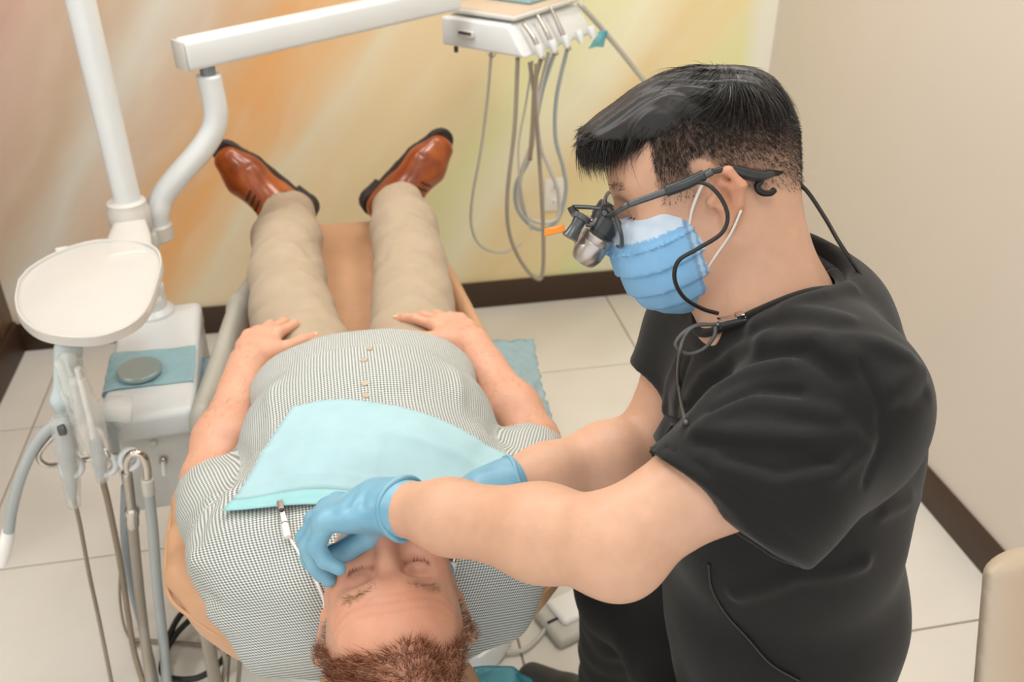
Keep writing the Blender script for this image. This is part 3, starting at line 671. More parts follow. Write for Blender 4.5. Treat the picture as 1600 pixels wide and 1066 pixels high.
# foot control
fc = thing('foot_control', (.41, 1.44, 0), 'beige foot pedal on the floor beside the dentist\'s leg', 'foot pedal')
FR = Matrix.Rotation(.35, 3, 'Z')
box('pedal_base', (.425, 1.445, .016), (.15, .12, .03), 'hose_pale', fc, FR, .012, 4); box('pedal_top', (.432, 1.46, .036), (.11, .08, .02), 'label_white', fc, FR, .009, 3)
box('rubber_strip', (.427, 1.447, .0325), (.146, .006, .004), 'black_rubber', fc, FR, .001)
hose('cord', [(.36, 1.43, .012), (.33, 1.40, .01), (.29, 1.375, .01), (.24, 1.38, .02), (.2, 1.42, .04)], .005, 'hose_pale', fc)

# ================================================================== delivery console hanging on the swing arm
ZC = 1.07; ca, cb_, cc = pz(690, 70, ZC), pz(820, 92, ZC), pz(930, 52, ZC)
co = thing('delivery_console', (cb_ + np.array([0, .15, 0])), 'white dental delivery console with hanging hoses in front of the mural wall', 'dental console')
ex = (ca - cb_); ey = (cc - cb_); cdx = ca + ey
bm = bmesh.new(); tilt = .0
bot = [cb_, cc, cc + ex, ca]; HB = .075
inn = ey * .0
tops = [cb_ + ex * .42 * .5 + ey * .02 + ZA * HB, cc + ex * .25 + ZA * (HB + .005), cc + ex + ZA * HB, ca + ZA * HB]
vb = [bm.verts.new(v) for v in bot]; vt = [bm.verts.new(v) for v in tops]
bm.faces.new(vb[::-1]); bm.faces.new(vt)
for i in range(4): bm.faces.new((vb[i], vb[(i + 1) % 4], vt[(i + 1) % 4], vt[i]))
bmesh.ops.bevel(bm, geom=list(bm.edges), offset=.008, segments=3, affect='EDGES', profile=.5)
cbo = bm_obj('console_body', bm, 'white_enamel', co)
exn, eyn = nrm(ex), nrm(ey); CR = Matrix((exn, eyn, (0, 0, 1))).transposed()
if CR.determinant() < 0: CR = Matrix((-exn, eyn, (0, 0, 1))).transposed()
tcn = (tops[0] + tops[1] + tops[2] + tops[3]) / 4
box('tray_top', tcn + ZA * .012, (.235, .30, .012), 'pale_grey_plastic', co, CR, .005); box('tray_mat', tcn + ZA * .0185, (.215, .28, .003), 'stool_cream', co, CR, .001)
tray = box('instrument_pack', tcn + ZA * .03 + ey * .1, (.14, .1, .016), 'cyan_film', None, CR, .004); tag(tray, 'blue wrapped instrument pack on top of the white delivery console', 'pack')
hp_ = ca * .68 + cb_ * .32 + ZA * .04; hn = nrm(np.cross(exn, ZA)); hn = hn if hn[1] < 0 else -hn
box('handle_slot', hp_ + hn * .004, (.05, .012, .018), 'pale_grey_plastic', co, CR, .004); box('slot_shadow_gap', hp_ + hn * .0075 + ZA * .003, (.042, .008, .008), 'gun_metal', co, CR, .002)
cyl('foot_button', ca * .86 + cb_ * .14 - ZA * .002 + ey * .04, ca * .86 + cb_ * .14 - ZA * .018 + ey * .04, .006, 'dark_plastic', co)
# handpiece holders along the sloped face
hoseM = ['hose_pale', 'hose_taupe', 'hose_blue', 'hose_beige', 'hose_pale']
for i, u in enumerate((.12, .3, .48, .68, .86)):
    b = cb_ + ey * u + ZA * .012 - nrm(np.cross(ey, ZA)) * 0
    out = nrm(np.cross(ey, ZA)); out = out if out[1] < 0 else -out
    h = lathe('holder_cup', b + out * .012 + ZA * .018, b + out * .026 - ZA * .02, [(0, .011), (.004, .012), (.026, .0095), (.034, .008)], 'white_enamel', co, 18)
    if i in (1, 2, 0): tube('instrument', [b + out * .03 - ZA * .02, b + out * .0 + ZA * .03, b - out * .035 + ZA * (.065 + .01 * i)], [.007, .0075, .005], 'steel', h)
sheet('film_tab', [[cc + np.array([0, -.03, .01]), cc + np.array([.03, -.02, .012])], [cc + np.array([-.02, -.045, -.015]), cc + np.array([.025, -.03, -.01])], [cc + np.array([-.03, -.05, -.03]), cc + np.array([.015, -.035, -.03])]], 'teal_film', '', parent=co, amp=.004)
YH = 2.42
def H(pts, y0=YH, dy=0): return [py_(x, y, y0 + dy * i) for i, (x, y) in enumerate(pts)]
tube('hose', H([(768, 80), (762, 150), (752, 230), (738, 310), (737, 355), (752, 385), (785, 395), (815, 380)], 2.5, .02), .0042, 'hose_pale', co)
tube('hose', H([(809, 90), (804, 200), (793, 300), (795, 360), (812, 405), (836, 434), (848, 425), (848, 340), (838, 180), (828, 98)], 2.40), .0058, 'hose_beige', co)
tube('hose', H([(858, 82), (842, 150), (832, 220), (815, 270), (812, 310), (826, 340), (852, 348), (872, 338), (872, 300), (858, 262), (845, 230), (838, 180), (838, 100)], 2.44), .0058, 'hose_pale', co)
tube('hose', H([(868, 78), (848, 140), (836, 200), (826, 250), (806, 290), (810, 330), (840, 358), (870, 345), (884, 300), (880, 262), (868, 215), (870, 150), (888, 70)], 2.47), .0055, 'hose_blue', co)
tube('hose', H([(832, 95), (822, 160), (810, 230), (815, 300), (830, 360)], 2.43), .003, 'hose_pale', co)
tube('hose', H([(846, 90), (836, 130), (832, 200), (828, 250)], 2.38), .006, 'hose_taupe', co)
tube('ring_hook', H([(765, 78), (772, 78), (774, 85), (768, 90), (763, 84)], 2.49), .002, 'steel', co)
tag(tube('supply_hose', [py_(905, 5, 2.62), py_(945, 50, 2.68), py_(1000, 118, 2.75), py_(1075, 215, 2.82)], .008, 'hose_pale', None, 10), 'white supply hose running from the console down behind the dentist\'s head', 'hose')
# ================================================================== people: shared anatomy
def head_sdf(S, c, M, s=1., nose=1., jaw=1., closed=True):
    """head in its own frame: x to a side, y to the crown, z out of the face"""
    M = np.array(M, float); c = np.array(c, float)
    def L(x, y, z): return c + s * (M[0] * x + M[1] * y + M[2] * z)
    def E(p, r, k=.02, kind=0): S.ell(L(*p), tuple(s * v for v in r), M, k * s, kind)
    def K(p, q, ra, rb, k=.012): S.cap(L(*p), L(*q), ra * s, rb * s, k * s)
    E((0, .028, -.012), (.0765, .092, .098)); E((0, .035, .03), (.066, .07, .065), .04)
    E((0, -.045, .03), (.060 * jaw, .075, .058), .04); E((0, -.085, .045), (.044 * jaw, .034, .042), .03); K((-.014, -.108, .068), (.014, -.108, .068), .016, .016, .02)
    for e in (-1, 1):
        E((e * .042, -.03, .058), (.026, .03, .026), .025); K((e * .058, -.05, .0), (e * .04, -.092, .04), .02, .018, .03)
        K((e * .012, .026, .0855), (e * .045, .03, .07), .0085, .009, .018)
        E((e * .0315, .004, .094), (.018, .0115, .015), .014, 1); E((e * .0315, .001, .0745), (.0155, .0125, .0135), .006)
        E((e * .0145, -.040, .099), (.0095, .009, .0105), .008)
        E((e * .0085, -.049, .103), (.0045, .003, .006), .003, 1)
        K((e * .017, -.033, .092), (e * .028, -.06, .075), .006, .008, .02)
        # ear
        h = e * .0775
        E((h + e * .003, -.004, -.016), (.0075, .027, .016), .008)
        pts = [(h - e * .002, .012, .006), (h + e * .006, .027, -.004), (h + e * .013, .024, -.022), (h + e * .015, .006, -.031), (h + e * .010, -.014, -.024), (h + e * .004, -.029, -.010)]
        for a, b in zip(pts[:-1], pts[1:]): K(a, b, .0048, .0048, .004)
        E((h + e * .003, -.031, -.008), (.005, .008, .007), .006)
        pts = [(h + e * .008, .014, -.010), (h + e * .012, .006, -.021), (h + e * .009, -.010, -.018)]
        for a, b in zip(pts[:-1], pts[1:]): K(a, b, .0036, .0036, .004)
        E((h + e * .011, -.004, -.009), (.0075, .010, .0075), .004, 1); E((h + e * .004, -.005, .003), (.005, .007, .005), .004)
    K((0, .014, .086), (0, -.030, .106 + .006 * nose), .0078, .0115 * nose, .012); E((0, -.036, .106 + .004 * nose), (.0105, .0095, .0105), .006)
    K((-.019, -.071, .086), (.019, -.071, .086), .0065, .0065, .01); K((-.017, -.083, .084), (.017, -.083, .084), .0075, .0075, .01)
    K((-.022, -.0768, .0935), (.022, -.0768, .0935), .0, .0, .0)
    return L
def hand_sdf(S, W, Fd, N, T, scale=1., curl=None, spread=None, thumb=None, glove=0., k=.006):
    """hand: wrist W, towards the fingers Fd, out of the back N, towards the thumb T; returns finger joint lists"""
    W = np.array(W, float); Fd = nrm(Fd); N = nrm(np.array(N) - Fd * np.dot(N, Fd)); T = nrm(np.array(T) - Fd * np.dot(T, Fd) - N * np.dot(T, N)); s = scale; g = glove
    curl = curl or [(.15, .3, .2)] * 4; spread = spread or [.10, .02, -.06, -.15]
    S.ecap(W - Fd * .01, W + Fd * .045 * s, (.027 * s + g, .019 * s + g), (.038 * s + g, .016 * s + g), T, .02)
    S.ecap(W + Fd * .045 * s, W + Fd * .082 * s, (.038 * s + g, .016 * s + g), (.037 * s + g, .0125 * s + g), T, .015)
    S.ell(W + Fd * .035 * s + T * .022 * s - N * .008 * s, (.019 * s + g,) * 3, None, .02)       # ball of the thumb
    J = []
    off = [.028, .0095, -.0095, -.027]; base = [.088, .093, .088, .078]; ln = [(.042, .025, .021), (.047, .029, .022), (.043, .027, .022), (.033, .020, .019)]; rad = [.0098, .0102, .0096, .0084]
    for i in range(4):
        p = W + Fd * (base[i] - .006) * s + T * off[i] * s; dr = Fd * math.cos(spread[i]) + T * math.sin(spread[i]); a = 0.; pts = [p]
        for j in range(3):
            a += curl[i][j]; p = p + (dr * math.cos(a) - N * math.sin(a)) * ln[i][j] * s; pts.append(p)
        r = rad[i] * s + g
        S.cap(pts[0] - dr * .02 * s, pts[0], r * .9, r * 1.06, .010); S.cap(pts[0], pts[1], r * 1.04, r, .004); S.cap(pts[1], pts[2], r, r * .93, .003); S.cap(pts[2], pts[3], r * .93, r * .78, .003)
        S.ell(pts[0] + N * .003 * s, (r * 1.0,) * 3, None, .008); J.append((pts, N))
    th = thumb or [(.55, .25), (.25, .15), (.05, .1)]
    p = W + Fd * .022 * s + T * .024 * s - N * .004 * s; pts = [p]; a = b = 0.
    for (da, db), l in zip(th, (.042, .033, .027)):
        a = da if l == .042 else a + da - 0; b += db
        d = Fd * math.cos(a) + T * math.sin(a); d = nrm(d * math.cos(b) - N * math.sin(b)); p = p + d * l * s; pts.append(p)
    S.cap(pts[0], pts[1], .0155 * s + g, .0125 * s + g, .012); S.cap(pts[1], pts[2], .0122 * s + g, .0115 * s + g, .004); S.cap(pts[2], pts[3], .0115 * s + g, .009 * s + g, .004)
    J.append((pts, N)); return J
def blob(V, c, r): return np.exp(-(((V - np.array(c)) ** 2).sum(1)) / (r * r))

# ================================================================== the patient
pt = thing('person', (0, 1.5, .66), 'person lying back in the dental chair in grey checked shirt and khaki trousers', 'person')
hc = np.array([.006, .772, .838]); tl = math.radians(2)
HM = np.array([[-1, 0, 0], [0, -math.cos(tl), -math.sin(tl)], [0, -math.sin(tl), math.cos(tl)]])
B = SDF(); PL = head_sdf(B, hc, HM, 1.0, 1.15, 1.06)
B.cap(hc + [0, .03, -.04], (0.003, .96, .77), .062, .068, .04)                                  # neck
B.ecap((0, .99, .77), (0, 1.30, .765), (.155, .08), (.155, .08), (1, 0, 0), .05); B.ecap((0, 1.30, .765), (0, 1.54, .70), (.15, .075), (.14, .06), (1, 0, 0), .05)
ARM = {}
for e, sh, el, wr in ((-1, (-.190, 1.01, .765), (-.262, 1.235, .715), (-.206, 1.49, .775)), (1, (.196, 1.01, .765), (.274, 1.23, .715), (.206, 1.475, .775))):
    sh, el, wr = map(np.array, (sh, el, wr)); ARM[e] = (sh, el, wr)
    B.chain([(e * .12, .99, .77), sh, el], [.06, .058, .043], .04)
    m = el + (wr - el) * .3; B.chain([el, m, wr], [.043, .047, .03], .03); B.ecap(wr - (wr - el) * .25, wr, (.033, .028), (.029, .021), (1, 0, 0), .02)
for e, ax in ((-1, -.15), (1, .133)):
    B.chain([(e * .085, 1.56, .70), (ax * .95, 1.93, .70), (ax, 2.22, .715), (ax, 2.27, .72)], [.07, .06, .042, .038], .03)
PJ = []
PJ += hand_sdf(B, ARM[-1][2], (.30, .93, .14), (-.12, -.18, .97), (.95, -.3, .1), 1.04, [(.25, .55, .35), (.3, .55, .4), (.32, .55, .4), (.35, .5, .4)], [.38, .24, .12, .02], [(.75, .1), (-.12, .1), (-.05, .1)])
PJ += hand_sdf(B, ARM[1][2], (-.44, .88, .14), (.12, -.18, .97), (-.9, -.4, .1), 1.04, [(.12, .25, .2), (.3, .6, .4), (.35, .6, .4), (.4, .55, .4)], [.38, .22, .05, -.08], [(.70, .0), (.05, .15), (.02, .1)])
SK = np.array(lin((.83, .63, .52))); 
HL = lambda V: (V - hc) @ HM.T / 1.0
def pcol(V):
    q = HL(V); c = np.tile(SK, (len(V), 1)); red = np.array(lin('cb7a60'))
    inh = (np.abs(q).max(1) < .14)
    def mixc(w, col): nonlocal c; w = np.clip(w, 0, 1)[:, None]; c = c * (1 - w) + np.array(col) * w
    mixc(inh * .42, lin('db997c'))
    for x, y, z, r, a in ((0, -.035, .112, .026, .5), (.045, -.02, .07, .03, .35), (-.045, -.02, .07, .03, .35), (.09, 0, -.02, .03, .4), (-.09, 0, -.02, .03, .4), (0, .05, .09, .04, .18), (0, -.075, .09, .02, .5)): mixc(inh * blob(q, (x, y, z), r) * a, red)
    mixc(inh * np.clip(.5 * vnoise(q, 60), 0, 1) * .35, red)
    for e in (-1, 1):
        for a in np.linspace(.1, 3.04, 14): mixc(inh * (q[:, 2] > .05) * np.exp(-((q[:, 0] - e * (.0315 + .014 * math.cos(a))) ** 2 + (q[:, 1] + .004 + .004 * math.sin(a)) ** 2) / .0022 ** 2) * .45, lin('8a4a38'))
    for yy, am in ((.052, .2), (.062, .16), (.043, .14)): mixc(inh * (q[:, 2] > .03) * np.exp(-((q[:, 1] - yy - .004 * np.cos(q[:, 0] * 60)) / .0018) ** 2) * am, lin('b0705a'))
    side = np.clip((np.abs(q[:, 0]) - .05) / .02, 0, 1) * np.clip((q[:, 1] - .0) / .03, 0, 1) * (q[:, 2] < .055) * (q[:, 2] > -.12)
    mixc(inh * side * .35, lin('a88f7a'))
    arm = (V[:, 1] > 1.08) & (np.abs(V[:, 0]) > .16); mixc(arm * np.clip(.45 + .5 * vnoise(V, 40), 0, 1) * .18, red)
    for pts, N in PJ:
        mixc(blob(V, pts[3], .012) * .3, lin('d98a6c'))
    return c
body, BV = B.mesh((-.42, .60, .55), (.42, 2.5, 1.0), .003, 'body', 'skin', pt, pcol)
# finger nails
for pts, N in PJ[:1] + PJ[4:6] + PJ[9:10]:
    d = nrm(np.array(pts[3]) - np.array(pts[2])); n_ = nrm(N - d * np.dot(N, d)); c = np.array(pts[3]) + n_ * .0068 + d * .001; sd = np.cross(d, n_)
    Sn = SDF(); Sn.ell(c, (.0062, .0078, .002), np.array([sd, d, n_]), 0); Sn.mesh(c - .012, c + .012, .0014, 'fingernail', 'nail', body)
# --- shirt
T = SDF()
T.ecap((0, .965, .782), (0, 1.06, .782), (.165, .095), (.19, .115), (1, 0, 0), .04); T.ecap((0, 1.06, .782), (0, 1.22, .78), (.19, .115), (.195, .125), (1, 0, 0), .05)
T.ecap((0, 1.22, .78), (0, 1.40, .757), (.195, .118), (.19, .092), (1, 0, 0), .05); T.ecap((0, 1.40, .755), (0, 1.58, .71), (.19, .09), (.185, .085), (1, 0, 0), .05)
for e in (-1, 1):
    sh, el, wr = ARM[e]; q = sh + (el - sh) * .86; dn = nrm(el - sh)
    T.cap((e * .10, .93, .79), sh, .055, .07, .05); T.cap((e * .09, .885, .745), (e * .165, .945, .75), .06, .072, .05); T.cap((e * .08, .875, .71), (e * .15, .90, .70), .055, .055, .04)
    T.sleeve([sh, sh + (el - sh) * .5, el], [.072, .065, .062], q, dn + np.array([0, 0, .25]))
T.cap((-.09, .90, .775), (.09, .90, .775), .05, .05, .04)
T.plane((0, 1.435, .8), (0, 1, -.10), .008)
T.ops_cut = None
for e in (-1, 1):
    sh, el, wr = ARM[e]; q = sh + (el - sh) * .86; dn = nrm(el - sh)
    T.op(1, cap_f(q - dn * .004, q + dn * .08, .052, .052), q, .09, .004)
# neck opening and folds over the shoulders and belly
T.sub(hc + np.array([0, .03, .0]), (.075, .115, .10), None, .015)
for a, w, pts in ((.006, .012, [(-.25, .96, .80), (-.16, .905, .80), (-.08, .885, .79)]), (-.007, .010, [(-.25, .93, .77), (-.17, .885, .775), (-.09, .87, .77)]), (.006, .012, [(-.24, .915, .74), (-.15, .865, .75), (-.08, .85, .74)]),
                  (.006, .012, [(.25, .96, .80), (.16, .905, .80), (.08, .885, .79)]), (-.006, .010, [(.24, .93, .78), (.17, .89, .78), (.09, .87, .77)]),
                  (.005, .012, [(-.30, 1.09, .80), (-.25, 1.06, .83), (-.20, 1.04, .84)]), (-.006, .009, [(-.245, .98, .82), (-.215, 1.05, .845), (-.212, 1.13, .83)]),
                  (.004, .014, [(-.12, 1.46, .87), (-.05, 1.44, .885), (.04, 1.45, .885), (.12, 1.44, .87)]), (-.003, .01, [(-.1, 1.42, .89), (0, 1.41, .9), (.1, 1.42, .89)]),
                  (-.002, .004, [(-.012, 1.0, .9), (-.012, 1.25, .905), (-.012, 1.48, .87)]), (-.002, .004, [(.022, 1.0, .9), (.022, 1.25, .905), (.022, 1.48, .87)]),
                  (.005, .014, [(-.15, 1.12, .88), (-.15, 1.3, .885), (-.14, 1.45, .87)]), (.005, .014, [(.15, 1.15, .88), (.155, 1.3, .885), (.15, 1.45, .87)]), (.012, .03, [(-.12, 1.30, .9), (0, 1.28, .905), (.12, 1.30, .9)])):
    T.fold(pts, a, w)
T.op(2, lambda P: .0018 * vnoise(P, 30), None, 0, 0)
def shirt_uv(V):
    u = np.arctan2(V[:, 0], np.maximum(V[:, 2] - .64, .02)) * .25; v = V[:, 1] + (V[:, 2] - .88) * np.clip((1.03 - V[:, 1]) / .06, 0, 1) * .9
    o = np.stack([u, v, V[:, 2]], 1)
    for e in (-1, 1):
        sh, el, wr = ARM[e]; dn = nrm(el - sh); q = V - sh; t = q @ dn; rad = q - t[:, None] * dn; dist = np.linalg.norm(rad, axis=1)
        sd = nrm(np.cross(dn, ZA)); a = np.arctan2(rad @ sd, rad[:, 2]); m = (t > .02) & (dist < .085) & (e * V[:, 0] > .195)
        o[m, 0] = a[m] * .066; o[m, 1] = t[m]
    return o
shirt, _ = T.mesh((-.40, .78, .58), (.42, 1.62, 1.0), .0045, 'shirt', 'gingham', pt, None, shirt_uv)
for x, y in ((577, 545), (568, 563), (570, 599), (572, 618)):
    p = T.hit(x, y); n_ = T.normal(p)
    b = lathe('button', p - n_ * .001, p + n_ * .003, [(0, .0055), (.001, .006), (.002, .0055), (.0022, .003)], 'button_bone', shirt, 14)
    cyl('button_thread', p + n_ * .001, p + n_ * .0018, .0018, 'thread_dark', b, .0002, 8) if False else None
# --- trousers
Q = SDF(); Q.ecap((0, 1.38, .715), (0, 1.47, .695), (.175, .088), (.176, .08), (1, 0, 0), .03)
LEG = {}
for e, ax, az in ((-1, -.150, .735), (1, .133, .735)):
    pts = [(e * .098, 1.50, .69), (e * .108, 1.62, .69), (ax * .93, 1.80, .69), (ax * 1.02, 1.97, .695), (ax * 1.03, 2.15, .71), (ax, 2.285, .728)]; LEG[e] = [np.array(p) for p in pts]
    Q.chain(pts[:5], [.088, .092, .090, .086, .08], .016); tip_ = np.array(pts[-1]); Q.sleeve([pts[4], tip_ + (tip_ - np.array(pts[4])) * .3], [.08, .062], tip_, tip_ - np.array(pts[4])); Q.op(1, cap_f(tip_ - [0, .004, 0], tip_ + [0, .08, 0], .054, .054), tip_, .09, .004)
for a, w, pts in ((-.006, .009, [(-.235, 2.02, .76), (-.18, 2.035, .795), (-.12, 2.05, .79)]), (.005, .011, [(-.23, 2.0, .77), (-.15, 2.01, .805), (-.09, 2.03, .77)]), (-.005, .009, [(-.22, 2.12, .77), (-.16, 2.11, .80), (-.09, 2.10, .77)]),
                  (-.007, .01, [(-.09, 1.94, .76), (-.11, 1.98, .79), (-.15, 2.0, .80)]), (-.007, .01, [(.07, 1.92, .76), (.09, 1.97, .79), (.14, 2.0, .80)]), (.005, .012, [(.06, 2.0, .77), (.12, 2.02, .80), (.2, 2.01, .77)]), (-.005, .009, [(.08, 2.08, .79), (.14, 2.09, .80), (.2, 2.06, .77)]),
                  (-.006, .01, [(-.235, 2.18, .74), (-.2, 2.16, .78), (-.16, 2.16, .80)]), (-.004, .008, [(-.10, 1.55, .81), (-.06, 1.58, .80), (-.02, 1.62, .78)]), (.006, .01, [(.05, 1.56, .81), (.12, 1.585, .82), (.19, 1.57, .80)]), (-.005, .008, [(.05, 1.58, .81), (.12, 1.605, .82), (.19, 1.59, .80)]), (-.004, .012, [(-.145, 1.7, .82), (-.15, 2.0, .81), (-.15, 2.3, .80)])):
    Q.fold(pts, a, w)
Q.op(2, lambda P: .003 * vnoise(P, 26) + .0012 * vnoise(P, 70, 2), None, 0, 0)
Q.mesh((-.34, 1.34, .55), (.34, 2.45, .92), .006, 'trousers', 'khaki', pt)
# --- shoes
def shoe(e, heel, toe, soln):
    heel = np.array(heel, float); toe = np.array(toe, float); Ld = nrm(toe - heel); Hh = -nrm(np.array(soln) - Ld * np.dot(soln, Ld)); Wd = np.cross(Ld, Hh); Ln = np.linalg.norm(toe - heel); k = Ln / .29
    M = np.array([Ld, Wd, Hh])
    def p(l, w, h): return heel + (Ld * l + Wd * w + Hh * h) * k
    r = thing('x', heel, '', '') if False else None
    U_ = SDF(); cv = .006 * e
    U_.ecap(p(.035, 0, .035), p(.10, 0, .042), (.037 * k, .034 * k), (.039 * k, .038 * k), Wd, .03)
    U_.ecap(p(.10, 0, .044), p(.19, cv, .032), (.039 * k, .038 * k), (.051 * k, .032 * k), Wd, .05); U_.ecap(p(.19, cv, .032), p(.25, cv * .4, .024), (.051 * k, .032 * k), (.040 * k, .024 * k), Wd, .05)
    U_.chain([p(.05, 0, .05), p(.06, 0, .085)], [.036 * k, .037 * k], .04); U_.cap(p(.07, 0, .075), p(.15, 0, .052), .03 * k, .024 * k, .05)
    U_.plane(p(0, 0, .012), -Hh, .003)
    U_.sub(p(.052, 0, .105), (.034 * k, .034 * k, .034 * k), None, .004)
    U_.fold([p(.20, -.05, .05), p(.205, -.02, .062), p(.212, 0, .06), p(.205, .02, .062), p(.20, .05, .05)], -.003, .004)     # toe cap seam
    for w in (-1, 1): U_.fold([p(.165, w * .012, .075), p(.13, w * .02, .08), p(.10, w * .032, .07), p(.085, w * .04, .03)], -.003, .004)
    up = U_.mesh(heel - .36, heel + .36, .0032, 'shoe', 'shoe_leather', pt)[0]
    def sn(q_, o_=.0015):
        for _ in range(4): q_ = q_ - Hh * (float(U_.at(q_)[0]) - o_)
        return q_
    O = SDF()
    def fs(P):
        q = (P - A(heel)) @ A(M).T / k; l = q[..., 0]; w = q[..., 1]; h = q[..., 2]
        def circ(cx, cy, rr): return np.sqrt((l - cx) ** 2 + (w - cy) ** 2) - rr
        d = np.minimum(circ(.032, 0, .040), np.minimum(circ(.25, cv * .4, .0405), circ(.19, cv, .0545))); t = np.clip((l - .03) / .16, 0, 1)
        d = np.minimum(d, np.maximum(np.abs(w - cv * t) - (.037 + .0165 * t), np.abs(l - .11) - .08)); t2 = np.clip((l - .19) / .06, 0, 1); d = np.minimum(d, np.maximum(np.abs(w - cv) - (.054 - .0125 * t2), np.abs(l - .22) - .03))
        lowh = np.where(l < .075, -.014, 0.0)
        return np.maximum(d, np.maximum(h - .014, lowh - h)) * k
    O.op(0, fs, heel, .34, 0); O.mesh(heel - .36, heel + .36, .0032, 'sole', 'sole_dark', up)
    for i in range(4):
        a, m_, b = sn(p(.112 + .015 * i, -.017, .085)), sn(p(.116 + .015 * i, 0, .09)), sn(p(.120 + .015 * i, .017, .085)); tube('lace', [a, m_, b], .0028, 'lace_brown', up, 6)
    for w in (-1, 1): tube('lace_bow', [sn(p(.106, 0, .1), .003), sn(p(.10, w * .02, .11), .006), sn(p(.085, w * .04, .1), .006), sn(p(.09, w * .03, .1), .003), sn(p(.106, 0, .1), .002)], .0018, 'lace_brown', up, 6)
    tube('lace_end', [sn(p(.106, 0, .1)), sn(p(.10, e * .03, .09), .004), p(.085, e * .06, .07)], .0015, 'lace_brown', up, 6)
    a0_ = LEG[e][-1]; sk = SDF(); sk.chain([a0_ + np.array([0, -.06, 0]), a0_ + np.array([0, .01, -.004]), p(.055, 0, .075), p(.06, 0, .05)], [.050, .048, .042, .032], .02); sk.mesh(heel - .2, heel + .2, .005, 'sock', 'sock_olive', pt)
yS = 2.43
shoe(-1, py_(490, 334, yS), py_(338, 222, yS + .03), (.48, .87, .1)); shoe(1, py_(572, 326, yS), py_(700, 203, yS + .03), (-.48, .87, .1))
# --- hair, brows, lashes
q = HL(BV.astype(float)); nv = B.at(BV[:10])
def scalp(mask, n):
    idx = np.nonzero(mask)[0]; idx = rng.choice(idx, n); return BV[idx] + rng.normal(0, .0012, (n, 3))
up_, fc_ = HM[1], HM[2]
hl = .094 + .010 * np.abs(q[:, 0] / .07) ** 2 * -1 + .003 * np.sin(q[:, 0] * 90)
top_m = (q[:, 1] > hl - .012 * (q[:, 2] < .03) - .9 * np.clip(.052 - q[:, 2], 0, .2) * (q[:, 2] < .052)) & (np.abs(q[:, 0]) < .09) & (q[:, 1] > -.02)
side_m = (np.abs(q[:, 0]) > .060) & (q[:, 2] < .03) & (q[:, 2] > -.11) & (q[:, 1] > .0) & (q[:, 1] < .08)
r1 = scalp(top_m & (q[:, 2] > -.1), 16000); ql = HL(r1); nl = nrm1 = (r1 - (hc + HM[1] * .02)); nl = nl / np.linalg.norm(nl, axis=1)[:, None]
dirs = nl * .55 + HM[2] * .55 - HM[1] * .15 + HM[0] * (.3 + .25 * np.sin(ql[:, :1] * 60))
hr = strands('hair', r1, dirs, rng.uniform(.012, .024, len(r1)), .0007, 'hair_red', pt, np.where(rng.random((len(r1), 1)) < .25, [lin('b98a68')], [lin('7d4528')]), bend=HM[0] * .2 * np.sin(ql[:, :1] * 50) - nl * .2)
r2 = scalp(side_m, 3600); n2 = np.sign(HL(r2)[:, :1]) * HM[0]
strands('side_hair', r2, n2 * .55 - HM[1] * .5 - HM[2] * .2, .009, .0006, 'hair_red', pt, np.where(rng.random((len(r2), 1)) < .55, [lin('b7a896')], [lin('7c5a44')]))
for e in (-1, 1):
    bx = np.linspace(.012, .05, 210); pr_ = np.array([PL(e * x, .028 + .006 * math.sin((x - .012) / .038 * 2.6) + rng.normal(0, .003), .083 - max(0, x - .03) * .55) for x in bx]); 
    pr_ = np.array([p - HM[2] * float(B.at(p)[0]) for p in pr_])
    strands('eyebrow', pr_, np.tile(HM[0] * e * .8 + HM[1] * .15 + HM[2] * .35, (210, 1)), .009, .0007, 'hair_red', pt, [lin('a3825f')])
    lp = np.array([PL(e * (.0315 + .014 * math.cos(a)), -.004 - .004 * math.sin(a), .0885 - .02 * abs(math.cos(a)) ** 2 * .35) for a in np.linspace(.1, 3.04, 40)]); lp = np.array([p - HM[2] * float(B.at(p)[0]) for p in lp])
    strands('eyelashes', lp, np.tile(-HM[1] * .8 + HM[2] * .5, (40, 1)), .006, .0007, 'hair_red', pt, [lin('4a3524')])
am_ = (BV[:, 1] > 1.16) & (BV[:, 1] < 1.50) & (np.abs(BV[:, 0]) > .17) & (BV[:, 2] > .70); ai = rng.choice(np.nonzero(am_)[0], 1500)
strands('arm_hair', BV[ai], np.stack([-np.sign(BV[ai][:, 0]) * .5, np.full(1500, .7), np.full(1500, .25)], 1), .012, .00035, 'hair_red', pt, [lin('9a6d4c')])
# --- bib
kc = [pz(458, 634, .895)[:2], pz(852, 702, .88)[:2], pz(345, 797, .855)[:2], np.array([.16, .885])]
NU, NV = 46, 34; vs = []; uvq = []
for i in range(NU):
    for j in range(NV):
        u, v = i / (NU - 1), j / (NV - 1); xy = kc[0] * (1 - u) * (1 - v) + kc[1] * u * (1 - v) + kc[2] * (1 - u) * v + kc[3] * u * v
        xy = xy + np.array([.004 * math.sin(math.pi * v) * (1 - u), .018 * math.sin(math.pi * u) * (1 - v)])
        z = T.top(float(xy[0]), float(xy[1]), 1.05) or .8
        vs.append([xy[0], xy[1], max(z, .76)])
Pb = np.array(vs).reshape(NU, NV, 3); zz = Pb[..., 2]
for _ in range(14):
    zp = np.pad(zz, 1, mode='edge'); zz = np.maximum(zz, (zp[:-2, 1:-1] + zp[2:, 1:-1] + zp[1:-1, :-2] + zp[1:-1, 2:]) / 4)
Pb[..., 2] = zz + .0045
uu, vv = np.meshgrid(np.linspace(0, 1, NU), np.linspace(0, 1, NV), indexing='ij')
